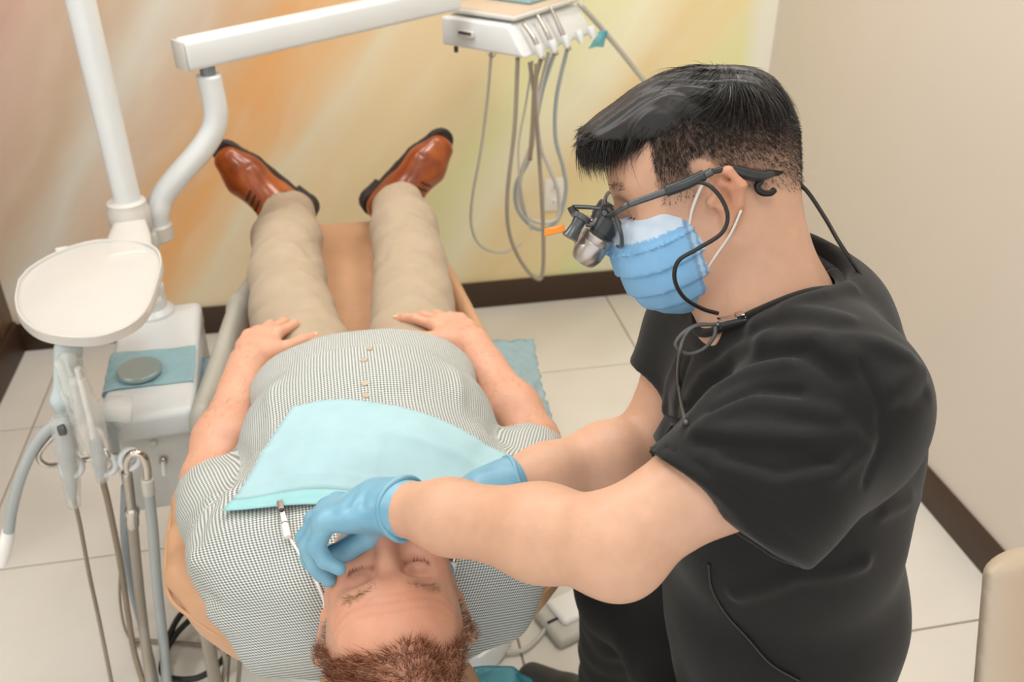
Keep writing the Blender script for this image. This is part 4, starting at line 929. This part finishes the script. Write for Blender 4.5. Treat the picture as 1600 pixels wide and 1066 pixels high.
Pb[..., 2] += .0022 * np.exp(-((uu - .43 - .08 * vv) / .012) ** 2) - .0025 * np.exp(-((uu - .78 - .03 * vv) / .012) ** 2) + .0018 * np.sin(uu * 9 + vv * 7) + .003 * np.exp(-((vv - .5 + .25 * uu) / .05) ** 2) + .0016 * np.sin(vv * 90) * (vv > .78) * (uu < .62)
bib = thing('dental_bib', Pb[NU // 2, NV // 2], 'pale turquoise paper bib spread over the patient\'s checked shirt', 'bib')
def sheet2(name, P, th, mat, parent):
    m, k = P.shape[:2]; q_ = m * k; vs_ = np.concatenate([P.reshape(-1, 3), P.reshape(-1, 3) - [0, 0, th]]); fs = []
    for i in range(m - 1):
        for j in range(k - 1): a, b, c, d = i * k + j, (i + 1) * k + j, (i + 1) * k + j + 1, i * k + j + 1; fs += [(a, d, c, b), (q_ + a, q_ + b, q_ + c, q_ + d)]
    bd = [(i, 0) for i in range(m)] + [(m - 1, j) for j in range(1, k)] + [(i, k - 1) for i in range(m - 2, -1, -1)] + [(0, j) for j in range(k - 2, 0, -1)]
    for (a, b), (c, d) in zip(bd, bd[1:] + bd[:1]): fs.append((a * k + b, c * k + d, q_ + c * k + d, q_ + a * k + b))
    return pymesh(name, vs_, fs, mat, parent)
cut = int(NV * .86)
sheet2('paper_sheet', Pb[:, :cut + 1], .0015, 'bib_paper', bib); sheet2('gathered_hem', Pb[:, cut:] + [0, 0, .0006], .0015, 'bib_band', bib)
# --- bib clips and cord
clips = thing('bib_chain', pz(447, 815, .87), 'white bib cord with small metal clips lying on the checked shirt', 'bib clip')
def TB(x, y, off=.003):
    p = T.hit(x, y); return p + T.normal(p) * off
def clip(path):
    a, b, c = [TB(*q_, .008) for q_ in path]; mid_ = (a + b) / 2
    x_, y_, z_ = frame(a, b); Rm = Matrix((x_, y_, z_)).transposed()
    k_ = box('clip', mid_ + ZA * .002, (.008, .0055, float(np.linalg.norm(b - a))), 'silver', clips, Rm, .0015); cyl('clip_jaw', a, a + (b - a) * .25, .0045, 'silver', k_)
    cyl('clip_rivet', mid_ - ZA * .004, mid_ + ZA * .006, .0035, 'slot_dark', k_, .0005, 12); cyl('clip_end', b, c, .0048, 'label_white', clips, .001, 14)
clip([(441, 790), (449, 824), (454, 844)]); 
tube('cord', [TB(454, 842), TB(470, 868), TB(492, 905), TB(505, 935), TB(508, 965)], .0018, 'label_white', clips, 6)
pr2 = [T.hit(x, y) for x, y in ((703, 900), (708, 884), (712, 870))]
if all(p is not None for p in pr2): cyl('clip_end', pr2[0] + ZA * .005, pr2[1] + ZA * .006, .0048, 'label_white', clips, .001, 14); cyl('clip', pr2[1] + ZA * .006, pr2[2] + ZA * .008, .004, 'chrome', clips, .001, 14)
# --- white side strip of the mouth prop and gauze held at the mouth
mp_ = PL(.024, -.072, .098)
lipx = [PL(.028, -.078, .089), PL(.040, -.070, .083), PL(.058, -.058, .064), PL(.068, -.045, .04)]
tag(tube('paper_strip', [PL(-x, y, z + .003) for x, y, z in ((.03, -.075, .092), (.046, -.066, .081), (.06, -.05, .065), (.069, -.035, .04))], .0055, 'elastic_white', None, 10, 8, .35), 'white paper strip curving along the patient\'s cheek under the dentist\'s forearm', 'paper strip')
tag(tube('gauze_strip', [PL(x, y, z + .004) for x, y, z in ((.02, -.085, .098), (.034, -.080, .092), (.048, -.07, .08), (.056, -.06, .07))], .0065, 'gauze', None, 10, 8, .5), 'white gauze strip at the patient\'s mouth beside the gloved fingers', 'gauze')
# ================================================================== the dentist
dn_ = thing('person', (.5, .8, .46), 'person in black scrubs, blue mask and gloves bending over the lying patient', 'person')
pi_, ya_, ro_ = math.radians(20), math.radians(1), math.radians(12)
h_ = -RT * math.cos(ya_) + FH * math.sin(ya_); s0 = -FH * math.cos(ya_) - RT * math.sin(ya_)
fz_ = h_ * math.cos(pi_) - ZA * math.sin(pi_); u0 = ZA * math.cos(pi_) + h_ * math.sin(pi_)
sx_, uy_ = s0 * math.cos(ro_) + u0 * math.sin(ro_), u0 * math.cos(ro_) - s0 * math.sin(ro_)
DM = np.array([sx_, uy_, fz_]); dc_ = pd(1100, 286, .994); DS = .96
D = SDF(); DL = head_sdf(D, dc_, DM, DS, .9, 1.08)
SY = 1.07
DH = lambda V: (V - dc_) @ DM.T / DS
D.cap(DL(0, -.045, -.026), (.435, .805, 1.19), .056, .060, .03); D.cap(DL(0, -.02, -.040), (.447, .805, 1.19), .048, .056, .03)
SLp, ELp, WLp = np.array([.442, .650, 1.190]), pd(955, 852, .85), pd(614, 792, 1.03)
SRp, ERp, WRp = np.array([.47, .965, 1.17]), pd(1010, 700, 1.22), pd(780, 763, 1.12)
D.ecap((.46, .80, 1.15), (.49, .80, .95), (.15, .08), (.14, .10), FH, .05); D.ecap((.49, .80, .95), (.50, .80, .55), (.14, .10), (.14, .1), FH, .05)
for S_, E_, W_ in ((SLp, ELp, WLp), (SRp, ERp, WRp)):
    D.chain([(.465, (S_[1] + .80) / 2, 1.17), S_, S_ + (E_ - S_) * .5, E_], [.052, .053, .048, .042], .03)
    D.chain([E_, E_ + (W_ - E_) * .28, E_ + (W_ - E_) * .7, W_], [.042, .044, .036, .029], .025)
# elbow point and inner bulge
D.ell(ELp + np.array([.012, -.006, -.014]), (.03, .03, .03), None, .03)
gF = nrm(pd(486, 806, 1.055) - WLp); gN = ZA * .93 + FH * .34; gT = FH * .9 - ZA * .3
gF2 = nrm(pd(640, 826, 1.12) - WRp); gN2 = ZA * .9 + FH * .3; gT2 = FH * .8 + ZA * .5
CL = [(.40, .85, .5), (.68, .85, .45), (.85, .85, .4), (.95, .95, .5)]; SPR = [.10, .0, -.10, -.22]; TH1 = [(-.35, .95), (.15, -.55), (.05, -.25)]; TH2 = [(.5, .2), (-.1, .2), (-.05, .1)]
CL2 = [(.25, .3, .2), (.5, .5, .3), (.6, .6, .4), (.7, .6, .4)]
hand_sdf(D, WLp, gF, gN, gT, .96, CL, SPR, TH1); hand_sdf(D, WRp, gF2, gN2, gT2, .96, CL2, None, TH2)
DSK = np.array(lin((.825, .65, .54)))
def dcol(V):
    q = DH(V); c = np.tile(DSK, (len(V), 1)); inh = (np.abs(q[:, 0]) < .12) & (np.abs(q[:, 1]) < .16) & (np.abs(q[:, 2]) < .14)
    def mixc(w, col): nonlocal c; w = np.clip(w, 0, 1)[:, None]; c = c * (1 - w) + np.array(col) * w
    red = lin('c9764f')
    for x, y, z, r, a in ((.09, .015, -.02, .022, .5), (.09, -.015, -.015, .02, .35), (.05, -.03, .06, .03, .2), (0, .06, .09, .04, .12)): mixc(inh * blob(q, (x, y, z), r) * a, red); 
    ear = (np.abs(q[:, 0]) > .079) & (q[:, 2] < .012) & (np.abs(q[:, 1]) < .045)
    # close cropped sides
    front = .052 - .15 * np.clip(q[:, 1] - .03, 0, .1); low = -.005 + .0 * q[:, 2] - .55 * np.clip(-.03 - q[:, 2], 0, .1)
    w = np.clip((front - q[:, 2]) / .006, 0, 1) * np.clip((q[:, 1] - low) / .03, 0, 1) * np.clip((q[:, 1] + .06) / .02, 0, 1)
    mixc(inh * w * (~ear) * (.45 + .4 * np.clip((q[:, 1] - .01) / .07, 0, 1)), lin('4a3a30'))
    mixc(inh * blob(q * [1, 1, 1], (.030, .030, .086), .015) * .6, lin('6a4a36'))
    fa = (np.abs(V[:, 2] - 1.03) < .2) & ~inh; mixc(fa * np.clip(.3 + .5 * vnoise(V, 25), 0, 1) * .10, red)
    mixc(blob(V, ERp + np.array([-.02, 0, .02]), .03) * .15, red)
    for p in (DL(.062, -.058, .045), DL(.060, -.082, .035), DL(.066, -.012, .055), pd(1020, 871, .79)): mixc(blob(V, p, .0026) * 1.6, lin('5a3524'))
    return c
dbody, DV = D.mesh((-.12, .42, .48), (.72, 1.18, 1.50), .003, 'body', 'skin', dn_, dcol)
# --- scrub top
G = SDF()
C_ = [(.455, .80, 1.195), (.472, .80, 1.10), (.490, .80, .95), (.522, .79, .76), (.536, .79, .60)]; HW = [(.12, .075), (.165, .115), (.168, .138), (.168, .145), (.18, .15)]
for i in range(4): G.ecap(C_[i], C_[i + 1], HW[i], HW[i + 1], FH, .05)
SLV = []
for S_, E_, f_, r_, cn_ in ((SLp, ELp, .70, (.074, .072, .070), None), (SRp, ERp, .62, (.068, .068, .070), (0, 0, -.1))):
    e_ = S_ + (E_ - S_) * f_; d_ = nrm(nrm(E_ - S_) + np.array(cn_)) if cn_ else nrm(-RT * .60 - UPV * .78 - FH * .1); e_ = e_ if cn_ else pd(1125, 785, .85); SLV.append((e_, d_, r_)); dw = np.zeros(3) if cn_ else -UPV * .014 + RT * .009
    G.cap((.462, .80 + (S_[1] - .8) * .35, 1.205), S_, .052, r_[0], .05)
    G.sleeve([S_, S_ + (E_ - S_) * f_ * .55 + dw * .8, S_ + (E_ - S_) * (f_ + .3) + dw], r_, e_, d_, .04)
eL = SLV[0][0]; G.sleeve([SLp + np.array([.02, .0, -.045]), pd(1225, 765, .84), pd(1190, 860, .84)], [.062, .050, .04], eL, SLV[0][1], .05)
for (e_, d_, r_), S_, E_ in zip(SLV, (SLp, SRp), (ELp, ERp)):
    a_ = nrm(E_ - S_); m_ = S_ + (E_ - S_) * (.70 if S_ is SLp else .62); m_ = m_ + (np.array([0, 0, -.008]) if S_ is SLp else 0); G.op(1, cap_f(m_ + a_ * .01, m_ + a_ * .14, .060, .062), m_, .16, .005)
G.op(1, cap_f(pd(1200, 815, .85), pd(1170, 900, .85), .036, .036), eL, .16, .01)
G.cap((.505, .80, 1.17), (.545, .80, 1.02), .075, .10, .06)                                            # rounded upper back
nk = np.array([.437, .805, 1.255]); G.sub(nk, (.080, .074, .070), np.array([nrm([.9, 0, .45]), [0, 1, 0], nrm([-.45, 0, .9])]), .012)
base = SDF(); base.ops = list(G.ops)
def GP(*pp): return [base.hit(x, y) for x, y in pp]
for amp, wd, pp in ((.007, .013, ((1194, 534), (1272, 528), (1325, 556))), (-.007, .010, ((1190, 556), (1262, 550), (1312, 585))), (.006, .010, ((1090, 672), (1149, 678), (1246, 684), (1330, 680))), (-.005, .008, ((1092, 690), (1160, 700), (1250, 706))),
                    (.006, .010, ((1110, 655), (1170, 630), (1240, 636), (1300, 650))), (-.005, .008, ((1115, 640), (1180, 610), (1245, 614))), (.006, .011, ((1079, 657), (1117, 612), (1169, 582), (1225, 570))), (.006, .010, ((1070, 640), (1100, 590), (1150, 552), (1200, 530))),
                    (-.0035, .005, ((1338, 560), (1375, 631), (1378, 689), (1352, 755))), (.005, .012, ((1322, 532), (1380, 540), (1420, 560))), (.005, .012, ((1390, 610), (1420, 590), (1440, 580))), (-.004, .01, ((1385, 650), (1425, 640), (1450, 620))),
                    (.006, .010, ((1130, 730), (1210, 760), (1300, 740), (1350, 700))), (-.005, .009, ((1140, 715), (1220, 735), (1300, 720))), (.005, .010, ((1060, 560), (1045, 600), (1040, 640))), (-.004, .008, ((1075, 560), (1060, 610), (1055, 650))),
                    (-.0022, .0035, ((1040, 700), (1110, 735), (1180, 790), (1235, 845))), (.004, .010, ((1230, 480), (1290, 460), (1330, 450))), (.005, .012, ((1180, 510), (1240, 488), (1320, 500))), (.004, .012, ((1380, 800), (1420, 780), (1445, 760))), (.005, .012, ((1150, 930), (1240, 900), (1350, 880)))):
    p3 = GP(*pp)
    if all(p is not None for p in p3): G.fold(p3, amp * 1.35, wd * .8)
G.op(2, lambda P: .0016 * vnoise(P, 24) , None, 0, 0)
G.plane((0, 0, .53), (0, 0, -1), .01)
top_, _ = G.mesh((.15, .40, .5), (.80, 1.20, 1.32), .0038, 'scrub_top', 'black_scrub', dn_)
def GH(x, y, off=.002):
    p = G.hit(x, y); return p + G.normal(p) * off
# collar band around the neck opening
cr = []
for k in range(36):
    a = 2 * math.pi * k / 36; M_ = np.array([nrm([.9, 0, .45]), [0, 1, 0]]); p = nk + M_[0] * .080 * math.cos(a) + M_[1] * .075 * math.sin(a)
    z = G.top(float(p[0]), float(p[1]), 1.32); cr.append(np.array([p[0], p[1], (z if z else p[2]) + .006]))
cz = np.array([c[2] for c in cr])
for _ in range(6): cz = (np.roll(cz, 1) + np.roll(cz, -1) + 2 * cz) / 4
cr = [np.array([c[0], c[1], z]) for c, z in zip(cr, cz)]
tube('neckband', cr + [cr[0]], .0075, 'black_scrub', top_, 8, 3, .55)
# --- trousers, shoes
Tq = SDF(); Tq.ecap((.50, .68, .57), (.50, .92, .57), (.16, .09), (.16, .09), RT, .04)
for hp, kn_, an in (((.47, .88, .57), (.375, 1.0, .585), (.42, 1.16, .12)), ((.47, .70, .57), (.33, .62, .55), (.42, .55, .12))):
    Tq.chain([hp, kn_], [.095, .075], .04); Tq.chain([kn_, an], [.07, .055], .03)
Tq.op(2, lambda P: .004 * vnoise(P, 28), None, 0, 0)
Tq.mesh((.15, .40, .05), (.72, 1.30, .72), .008, 'trousers', 'black_trouser', dn_)
for ax_, ay_, dx_, dy_ in ((.395, 1.17, -.1, .10), (.42, .55, -.14, -.02)):
    Sh = SDF(); a_ = np.array([ax_, ay_, .05]); d_ = nrm([dx_, dy_, 0]); Sh.ecap(a_ - d_ * .04, a_ + d_ * .06, (.036, .04), (.042, .036), np.cross(d_, ZA), .02); Sh.ecap(a_ + d_ * .06, a_ + d_ * .16 - ZA * .012, (.045, .034), (.038, .022), np.cross(d_, ZA), .02); Sh.chain([a_, a_ + ZA * .05], [.04, .042], .02); Sh.plane((0, 0, .002), (0, 0, -1), .003)
    Sh.mesh(a_ - [.25, .25, .06], a_ + [.25, .25, .15], .006, 'shoe', 'dark_plastic', dn_)
# --- gloves
for W_, F_, N_, T_, cl, sp, cb2 in ((WLp, gF, gN, gT, CL, SPR, WLp + np.array([.0, 0, 0])), (WRp, gF2, gN2, gT2, CL2, None, WRp)):
    Gl = SDF(); hand_sdf(Gl, W_, F_, N_, T_, .96, cl, sp, TH1 if W_ is WLp else TH2, .0022)
    arm = nrm((ELp if W_ is WLp else ERp) - W_); Gl.cap(W_ + arm * .012, W_ - arm * .02, .0335, .03, .02)
    nn_ = nrm(np.array(N_) - F_ * np.dot(N_, F_)); tt_ = np.cross(F_, nn_)
    for j in range(4): Gl.fold([W_ + F_ * (.012 + .009 * j) + nn_ * .022 + tt_ * .02, W_ + F_ * (.008 + .009 * j) + nn_ * .024 - tt_ * .005, W_ + F_ * (.014 + .009 * j) + nn_ * .016 - tt_ * .028], .0014 * (-1) ** j, .004)
    go = Gl.mesh(W_ - .24, W_ + .24, .0026, 'glove', 'glove', dn_)[0]
    x_, y_, z_ = frame(W_ + arm * .017, W_ + arm * .02); ring = [W_ + arm * (.016 + .004 * math.sin(2 * a)) + (np.array(x_) * math.cos(a) + np.array(y_) * math.sin(a)) * .0345 for a in np.linspace(0, 2 * math.pi, 25)]
    tube('glove_cuff', ring, .0032, 'glove', go, 8, 2)
# --- mask
K_ = SDF(); K_.ell(DL(0, -.062, .052), (.068, .066, .066), DM, .0); K_.ell(DL(0, -.092, .052), (.054, .036, .046), DM, .03); K_.ell(DL(0, -.03, .082), (.034, .032, .036), DM, .03)
[K_.ell(DL(e * .042, -.028, .050), (.031, .046, .034), DM, .04) for e in (-1, 1)]; K_.plane(DL(0, -.004, .07), DM[1] * 1 + DM[2] * .12, .004); K_.plane(DL(0, 0, .016), -DM[2] + DM[1] * .12, .004)
def pleat(P):
    q = (P - A(dc_)) @ A(DM).T; y = q[..., 1] + .16 * (q[..., 2] - .06); t = ((y + .11) / .026) % 1.0
    return -.0040 * (1 - t) * (y < -.03) * (y > -.105) - .0003 * np.sin(q[..., 2] * 260 + q[..., 1] * 60) * (q[..., 2] < .085)
K_.op(2, pleat, DL(0, -.06, .06), .12, 0)
def mcol(V):
    q = DH(V); c = np.tile(np.array(lin('84b9e2')), (len(V), 1)); wht = np.array(lin('cfdfee'))
    m = (q[:, 1] + .12 * (q[:, 2] - .07) > -.024); c[m] = wht
    sd = (q[:, 2] < .033) & ~m; c[sd] = np.array(lin('a9cde8')); st_ = (np.abs(q[:, 2] - .034) < .0022) | (np.abs(q[:, 2] - .026) < .0016); c[st_] = np.array(lin('7f9fc4'))
    return c
mk, _ = K_.mesh(dc_ - .19, dc_ + .19, .0026, 'face_mask', 'mask_cloth', dn_, mcol)
tube('ear_loop', [DL(.074, -.022, .030), DL(.081, -.004, .022), DL(.088, .016, .008), DL(.091, .028, -.006)], .0022, 'elastic_white', mk, 8, 8, .6)
tube('ear_loop', [DL(.066, -.086, .034), DL(.077, -.064, .014), DL(.085, -.042, -.008), DL(.090, -.02, -.024)], .0022, 'elastic_white', mk, 8, 8, .6)
# --- hair
Hm = SDF(); Hm.ell(DL(0, .064, -.012), (.065, .056, .090), DM, 0); Hm.ell(DL(0, .089, .040), (.060, .029, .062), np.array([DM[0], nrm(DM[1] * .98 + DM[2] * .18), nrm(DM[2] * .98 - DM[1] * .18)]), .03); Hm.ell(DL(0, .091, .088), (.050, .012, .030), DM, .02)
Hm.op(2, lambda P: (lambda q: .0010 * np.sin(q[..., 0] * 520 + 60 * q[..., 2] + 2 * np.sin(q[..., 2] * 50)) + .0012 * np.sin(q[..., 0] * 210 - q[..., 2] * 40))((P - A(dc_)) @ A(DM).T), None, 0, 0)
Hm.plane(DL(0, .056, -.02), -DM[1] + DM[2] * .24, .008)
hcol = np.array(lin('17130f'))
hm, HV = Hm.mesh(dc_ - .24, dc_ + .24, .003, 'hair', 'hair_dark', dn_, lambda V: np.tile(hcol, (len(V), 1)))
idx = rng.choice(len(HV), 30000); rt = HV[idx]; qh = DH(rt); keep = qh[:, 1] > .045; rt, qh = rt[keep], qh[keep]
nn_ = rt - DL(0, .03, .0); nn_ /= np.linalg.norm(nn_, axis=1)[:, None]
wob = rng.normal(0, .25, (len(rt), 1))
dd = DM[2] * 1.0 + DM[0] * (.25 + wob) - DM[1] * (.5 * np.clip((qh[:, 2:3] - .03) / .07, -.4, 1)); back = np.clip((-.02 - qh[:, 2:3]) / .06, 0, 1); dd = dd * (1 - back) + back * (-DM[2] * .5 - DM[1] * .6 + DM[0] * .7)
dd = dd - nn_ * (dd * nn_).sum(1)[:, None]; dd = dd / (np.linalg.norm(dd, axis=1)[:, None] + .05) + nn_ * .09
strands('hair_strands', rt - nn_ * .003, dd, rng.uniform(.022, .042, len(rt)), .0007, 'hair_dark', dn_, [lin('1a1511')], bend=-nn_ * .30, seg=4, jitter=.10)
# fringe tufts over the forehead
fr = np.array([DL(rng.uniform(-.05, .055), rng.uniform(.084, .10), rng.uniform(.098, .114)) for _ in range(700)])
strands('fringe', fr, np.tile(DM[2] * .95 - DM[1] * .28 + DM[0] * .2, (700, 1)), rng.uniform(.008, .02, 700), .0009, 'hair_dark', dn_, [lin('1d1712')], bend=-DM[2] * .3 * np.ones((700, 1)), seg=4, jitter=.22)
q = DH(DV.astype(float)); ear = (np.abs(q[:, 0]) > .078) & (q[:, 2] < .014) & (q[:, 2] > -.055) & (np.abs(q[:, 1]) < .046)
front = .050 - .15 * np.clip(q[:, 1] - .03, 0, .1); low = .004 - .60 * np.clip(-.03 - q[:, 2], 0, .1)
st_m = (q[:, 2] < front) & (q[:, 1] > low) & (q[:, 1] < .09) & ~ear & (np.abs(q[:, 0]) < .1) & (q[:, 2] > -.125)
pr_ = np.clip((q[:, 1] - low + .006) / .055, .10, 1) * st_m; idx = rng.choice(len(DV), 26000, p=pr_ / pr_.sum()); rs = DV[idx] + rng.normal(0, .0009, (26000, 3)); qs = DH(rs)
ns = rs - DL(0, .02, -.01); ns /= np.linalg.norm(ns, axis=1)[:, None]
strands('cropped_hair', rs, ns * .55 - DM[1] * .75 + DM[2] * -.1, .0035 + .007 * np.clip((qs[:, 1] - .015) / .06, 0, 1), .00048, 'hair_dark', dn_, [lin('2b221c')], seg=2, jitter=.2)
def onface(p): p = np.array(p); return p - DM[2] * float(D.at(p)[0])
for e in (-1, 1):
    bw = np.array([onface(DL(e * x, .027 + .007 * math.sin((x - .012) / .04 * 2.4) + rng.normal(0, .0028), .088 - max(0, x - .03) * .6)) for x in np.linspace(.010, .050, 190)])
    strands('eyebrow', bw, np.tile(DM[0] * e * .9 + DM[1] * .22 + DM[2] * .1, (190, 1)), .006, .0008, 'hair_dark', dn_, [lin('231a15')])
    ls = np.array([onface(DL(e * (.0315 + .0145 * math.cos(a)), -.003 - .003 * math.sin(a), .088 - .008 * abs(math.cos(a)))) for a in np.linspace(.05, 3.09, 60)])
    strands('eyelashes', ls, np.tile(DM[2] * .8 - DM[1] * .5, (60, 1)), .007, .0009, 'hair_dark', dn_, [lin('0f0b09')])

# ================================================================== loupes worn on the face
lp_ = thing('magnifying_loupes', DL(0, 0, .11), 'black framed magnifying loupes with silver scope and headlight on the dentist\'s face', 'loupes')
fr_ = tube('temple_arm', [pd(982, 320, .912), pd(1030, 303, .905), pd(1082, 284, .900), pd(1112, 268, .900)], [.0032, .0036, .0042, .0042], 'gun_metal', lp_, 10)
tube('grip_sleeve', [pd(1040, 299, .9025), pd(1068, 289, .899), pd(1100, 274, .899)], .0058, 'dark_plastic', fr_, 10)
tube('ear_tip', [pd(1112, 268, .900), pd(1140, 264, .905), pd(1160, 270, .91), pd(1185, 275, .915), pd(1206, 271, .925)], [.003, .0035, .006, .006, .004], 'dark_plastic', fr_, 10)
tube('strap', [pd(1200, 272, .922), pd(1222, 269, .937), pd(1236, 267, .955), pd(1243, 262, .99), pd(1240, 250, 1.04)], .003, 'black_rubber', lp_, 8)
tube('strap_hook', [pd(1190, 282, .918), pd(1183, 292, .918), pd(1190, 301, .92), pd(1203, 302, .922), pd(1210, 297, .924)], .0033, 'black_rubber', lp_, 8)
for e in (1, -1):
    cpts = [DL(e * (.035 + .027 * x), -.008 + .022 * y, .112 - .010 * abs(x) * (x > 0)) for x, y in ((-.9, .5), (-.5, .9), (.5, 1), (1, .7), (1.0, -.2), (.6, -.9), (-.2, -1), (-.8, -.5))]
    rim = tube('lens_rim', cpts + [cpts[0]], .0022, 'gun_metal', lp_, 8, 5)
    c0 = np.mean(cpts, 0); vs_ = [c0] + spline(cpts + [cpts[0]], 5)[:-1]; n_ = len(vs_) - 1; v2 = [v + DM[2] * .0015 for v in vs_]
    fs_ = [(0, 1 + i, 1 + (i + 1) % n_) for i in range(n_)] + [(n_ + 1, n_ + 2 + (i + 1) % n_, n_ + 2 + i) for i in range(n_)]
    pymesh('lens', vs_ + v2, fs_, 'lens_glass', rim)
    sa = DL(e * .031, .002, .108); ax_ = nrm(DM[2] * .74 - DM[1] * .62 - DM[0] * e * .03)
    sc_ = lathe('scope_eyepiece', sa, sa + ax_, [(0, .0135), (.002, .0142), (.018, .0142), (.0185, .0128), (.026, .0128)], 'dark_plastic', lp_)
    lathe('scope_barrel', sa + ax_ * .022, sa + ax_, [(0, .0150), (.001, .0172), (.009, .0172), (.0096, .0168), (.0103, .0172), (.026, .0172), (.034, .0145), (.036, .013), (.0355, .0115), (.034, .011)], 'silver', sc_)
tube('bridge', [DL(.012, .0, .113), DL(0, .006, .117), DL(-.012, .0, .113)], .0025, 'gun_metal', lp_, 8)
tube('end_piece', [pd(982, 320, .912), DL(.060, .010, .108)], .003, 'gun_metal', lp_, 8)
lw = .985
lh_ = tube('headlight_arm', [DL(0, .006, .117), pd(950, 327, lw), pd(920, 324, lw), pd(894, 323, lw)], .0024, 'gun_metal', lp_, 8)
box('hinge_block', pd(948, 328, lw - .01), (.012, .010, .012), 'dark_plastic', lp_, bev=.003); cyl('hinge_pin', pd(945, 333, lw - .018), pd(945, 333, lw + .006), .003, 'gun_metal', lp_, .0005, 12)
tube('knuckle', [pd(892, 323, lw), pd(896, 331, lw), pd(903, 334, lw)], .0042, 'dark_plastic', lh_, 10)
lathe('headlight', pd(910, 336, lw), pd(890, 372, lw), [(0, .010), (.001, .0115), (.006, .0115), (.0065, .0075), (.014, .0065), (.022, .0075), (.028, .0092), (.0285, .007)], 'gun_metal', lp_)
tube('adjust_lever', [pd(915, 349, lw), pd(926, 350, lw), pd(934, 342, lw), pd(937, 335, lw)], [.0036, .0036, .003, .004], 'gun_metal', lp_, 8)
box('orange_filter', pd(866, 360, lw), (.022, .006, .008), 'orange_plastic', lp_, Matrix((-RT * .97 - UPV * .2, FWD, UPV)).transposed(), .001)
# cables
tube('cable', [pd(1084, 283, .898), pd(1108, 290, .893), pd(1128, 312, .892), pd(1137, 340, .895), pd(1126, 366, .897), pd(1088, 390, .90), pd(1060, 408, .905), pd(1054, 436, .915), pd(1068, 464, .925), pd(1096, 482, .935), pd(1122, 490, .94)], .0022, 'cable_black', lp_, 8)
cp = GH(1150, 505, .006); cq = GH(1128, 510, .006)
cw = thing('cable_clip', cp, 'silver and black cable clip on the neckline of the black scrubs', 'clip')
x_, y_, z_ = frame(pd(1120, 508, .94), pd(1172, 497, .94)); Rc = Matrix((x_, y_, z_)).transposed(); cm = pd(1146, 503, .935)
box('clip_body', cm, (.012, .006, .030), 'dark_plastic', cw, Rc, .002); box('clip_plate', cm + UPV * .0045, (.010, .0018, .032), 'chrome', cw, Rc, .0006); box('clip_tab', pd(1156, 494, .934), (.009, .007, .009), 'chrome', cw, Rc, .001)
for k in (1118, 1128): cyl('cable_joint', pd(k, 509, .936), pd(k + 7, 507, .936), .003, 'gun_metal', cw, .0005, 10)
tube('cable_loop', [pd(1120, 508, .936), pd(1090, 508, .93), pd(1066, 522, .93), pd(1056, 540, .932), pd(1075, 553, .935), pd(1100, 545, .935), pd(1116, 525, .933), pd(1118, 510, .934)], .0020, 'cable_grey', cw, 8)
gl = [pd(1118, 507, .934), pd(1085, 510, .928), pd(1068, 530, .93), pd(1061, 560, .94)] + [GH(x, y, .004) for x, y in ((1064, 595), (1070, 630), (1077, 665))]
tube('cable_drop', gl, .0020, 'cable_grey', cw, 8)
pb = pd(1046, 676, .925); tag(box('battery_pack', pb, (.02, .02, .03), 'dark_plastic', None, Matrix.Rotation(.4, 3, 'Y'), .003), 'small black battery pack tucked at the chest of the black scrubs', 'battery pack')
tag(tube('cable', [GH(x, y, .003) for x, y in ((1110, 880), (1114, 915), (1135, 955), (1170, 995), (1205, 1035), (1250, 1062))], .0018, 'cable_black', None, 8), 'thin black cable running down the side of the black scrubs', 'cable')
def BK(x, y, w): return pd(x, y, w)
tag(tube('cable', [pd(1238, 278, .96), pd(1262, 300, .97), pd(1290, 342, .965), pd(1312, 380, .95), pd(1342, 425, .95), pd(1372, 472, .96), pd(1410, 545, .99)], .0022, 'cable_black', None, 8), 'black twin cable hanging behind the dentist\'s neck down the collar', 'cable')
tag(tube('cable', [pd(1432, 575, .99), pd(1448, 605, .96), pd(1456, 630, .95), pd(1454, 648, .95)], .0022, 'cable_black', None, 8), 'short black cable loop behind the back of the black scrubs', 'cable')

# ================================================================== the dentist's stool
st = thing('dental_stool', (.57, .79, 0), 'cream upholstered stool with a curved backrest behind the person in black scrubs', 'stool')
S = SDF(); S.ecap(pd(1588, 885, 1.20), pd(1578, 1120, 1.22), (.07, .022), (.085, .026), FH * .6 + RT * .8, .03); S.mesh(pd(1585, 1000, 1.2) - .3, pd(1585, 1000, 1.2) + .3, .006, 'backrest', 'stool_cream', st)
bc = pd(1578, 1100, 1.22); sc = np.array([.575, .79, .45])
S = SDF(); S.ecap(sc - [.06, 0, 0], sc + [.06, 0, 0], (.175, .036), (.175, .036), (0, 1, 0), .02); S.mesh(sc - .3, sc + .3, .008, 'seat', 'stool_cream', st)
tube('back_support', [sc + [.08, 0, -.045], sc + [.22, -.01, -.05], bc + np.array([.05, 0, -.12]), bc + np.array([.03, 0, .03])], .013, 'chrome', st)
cyl('gas_lift', (sc[0], sc[1], .09), (sc[0], sc[1], .42), .022, 'chrome', st)
for k in range(5):
    a = 2 * math.pi * k / 5 + .3; e = np.array([sc[0] + .24 * math.cos(a), sc[1] + .24 * math.sin(a), .065])
    l = tube('base_leg', [(sc[0], sc[1], .095), e], [.02, .013], 'pale_grey_plastic', st); cyl('caster', (e[0] - .01, e[1], .026), (e[0] + .01, e[1], .026), .025, 'dark_plastic', l)
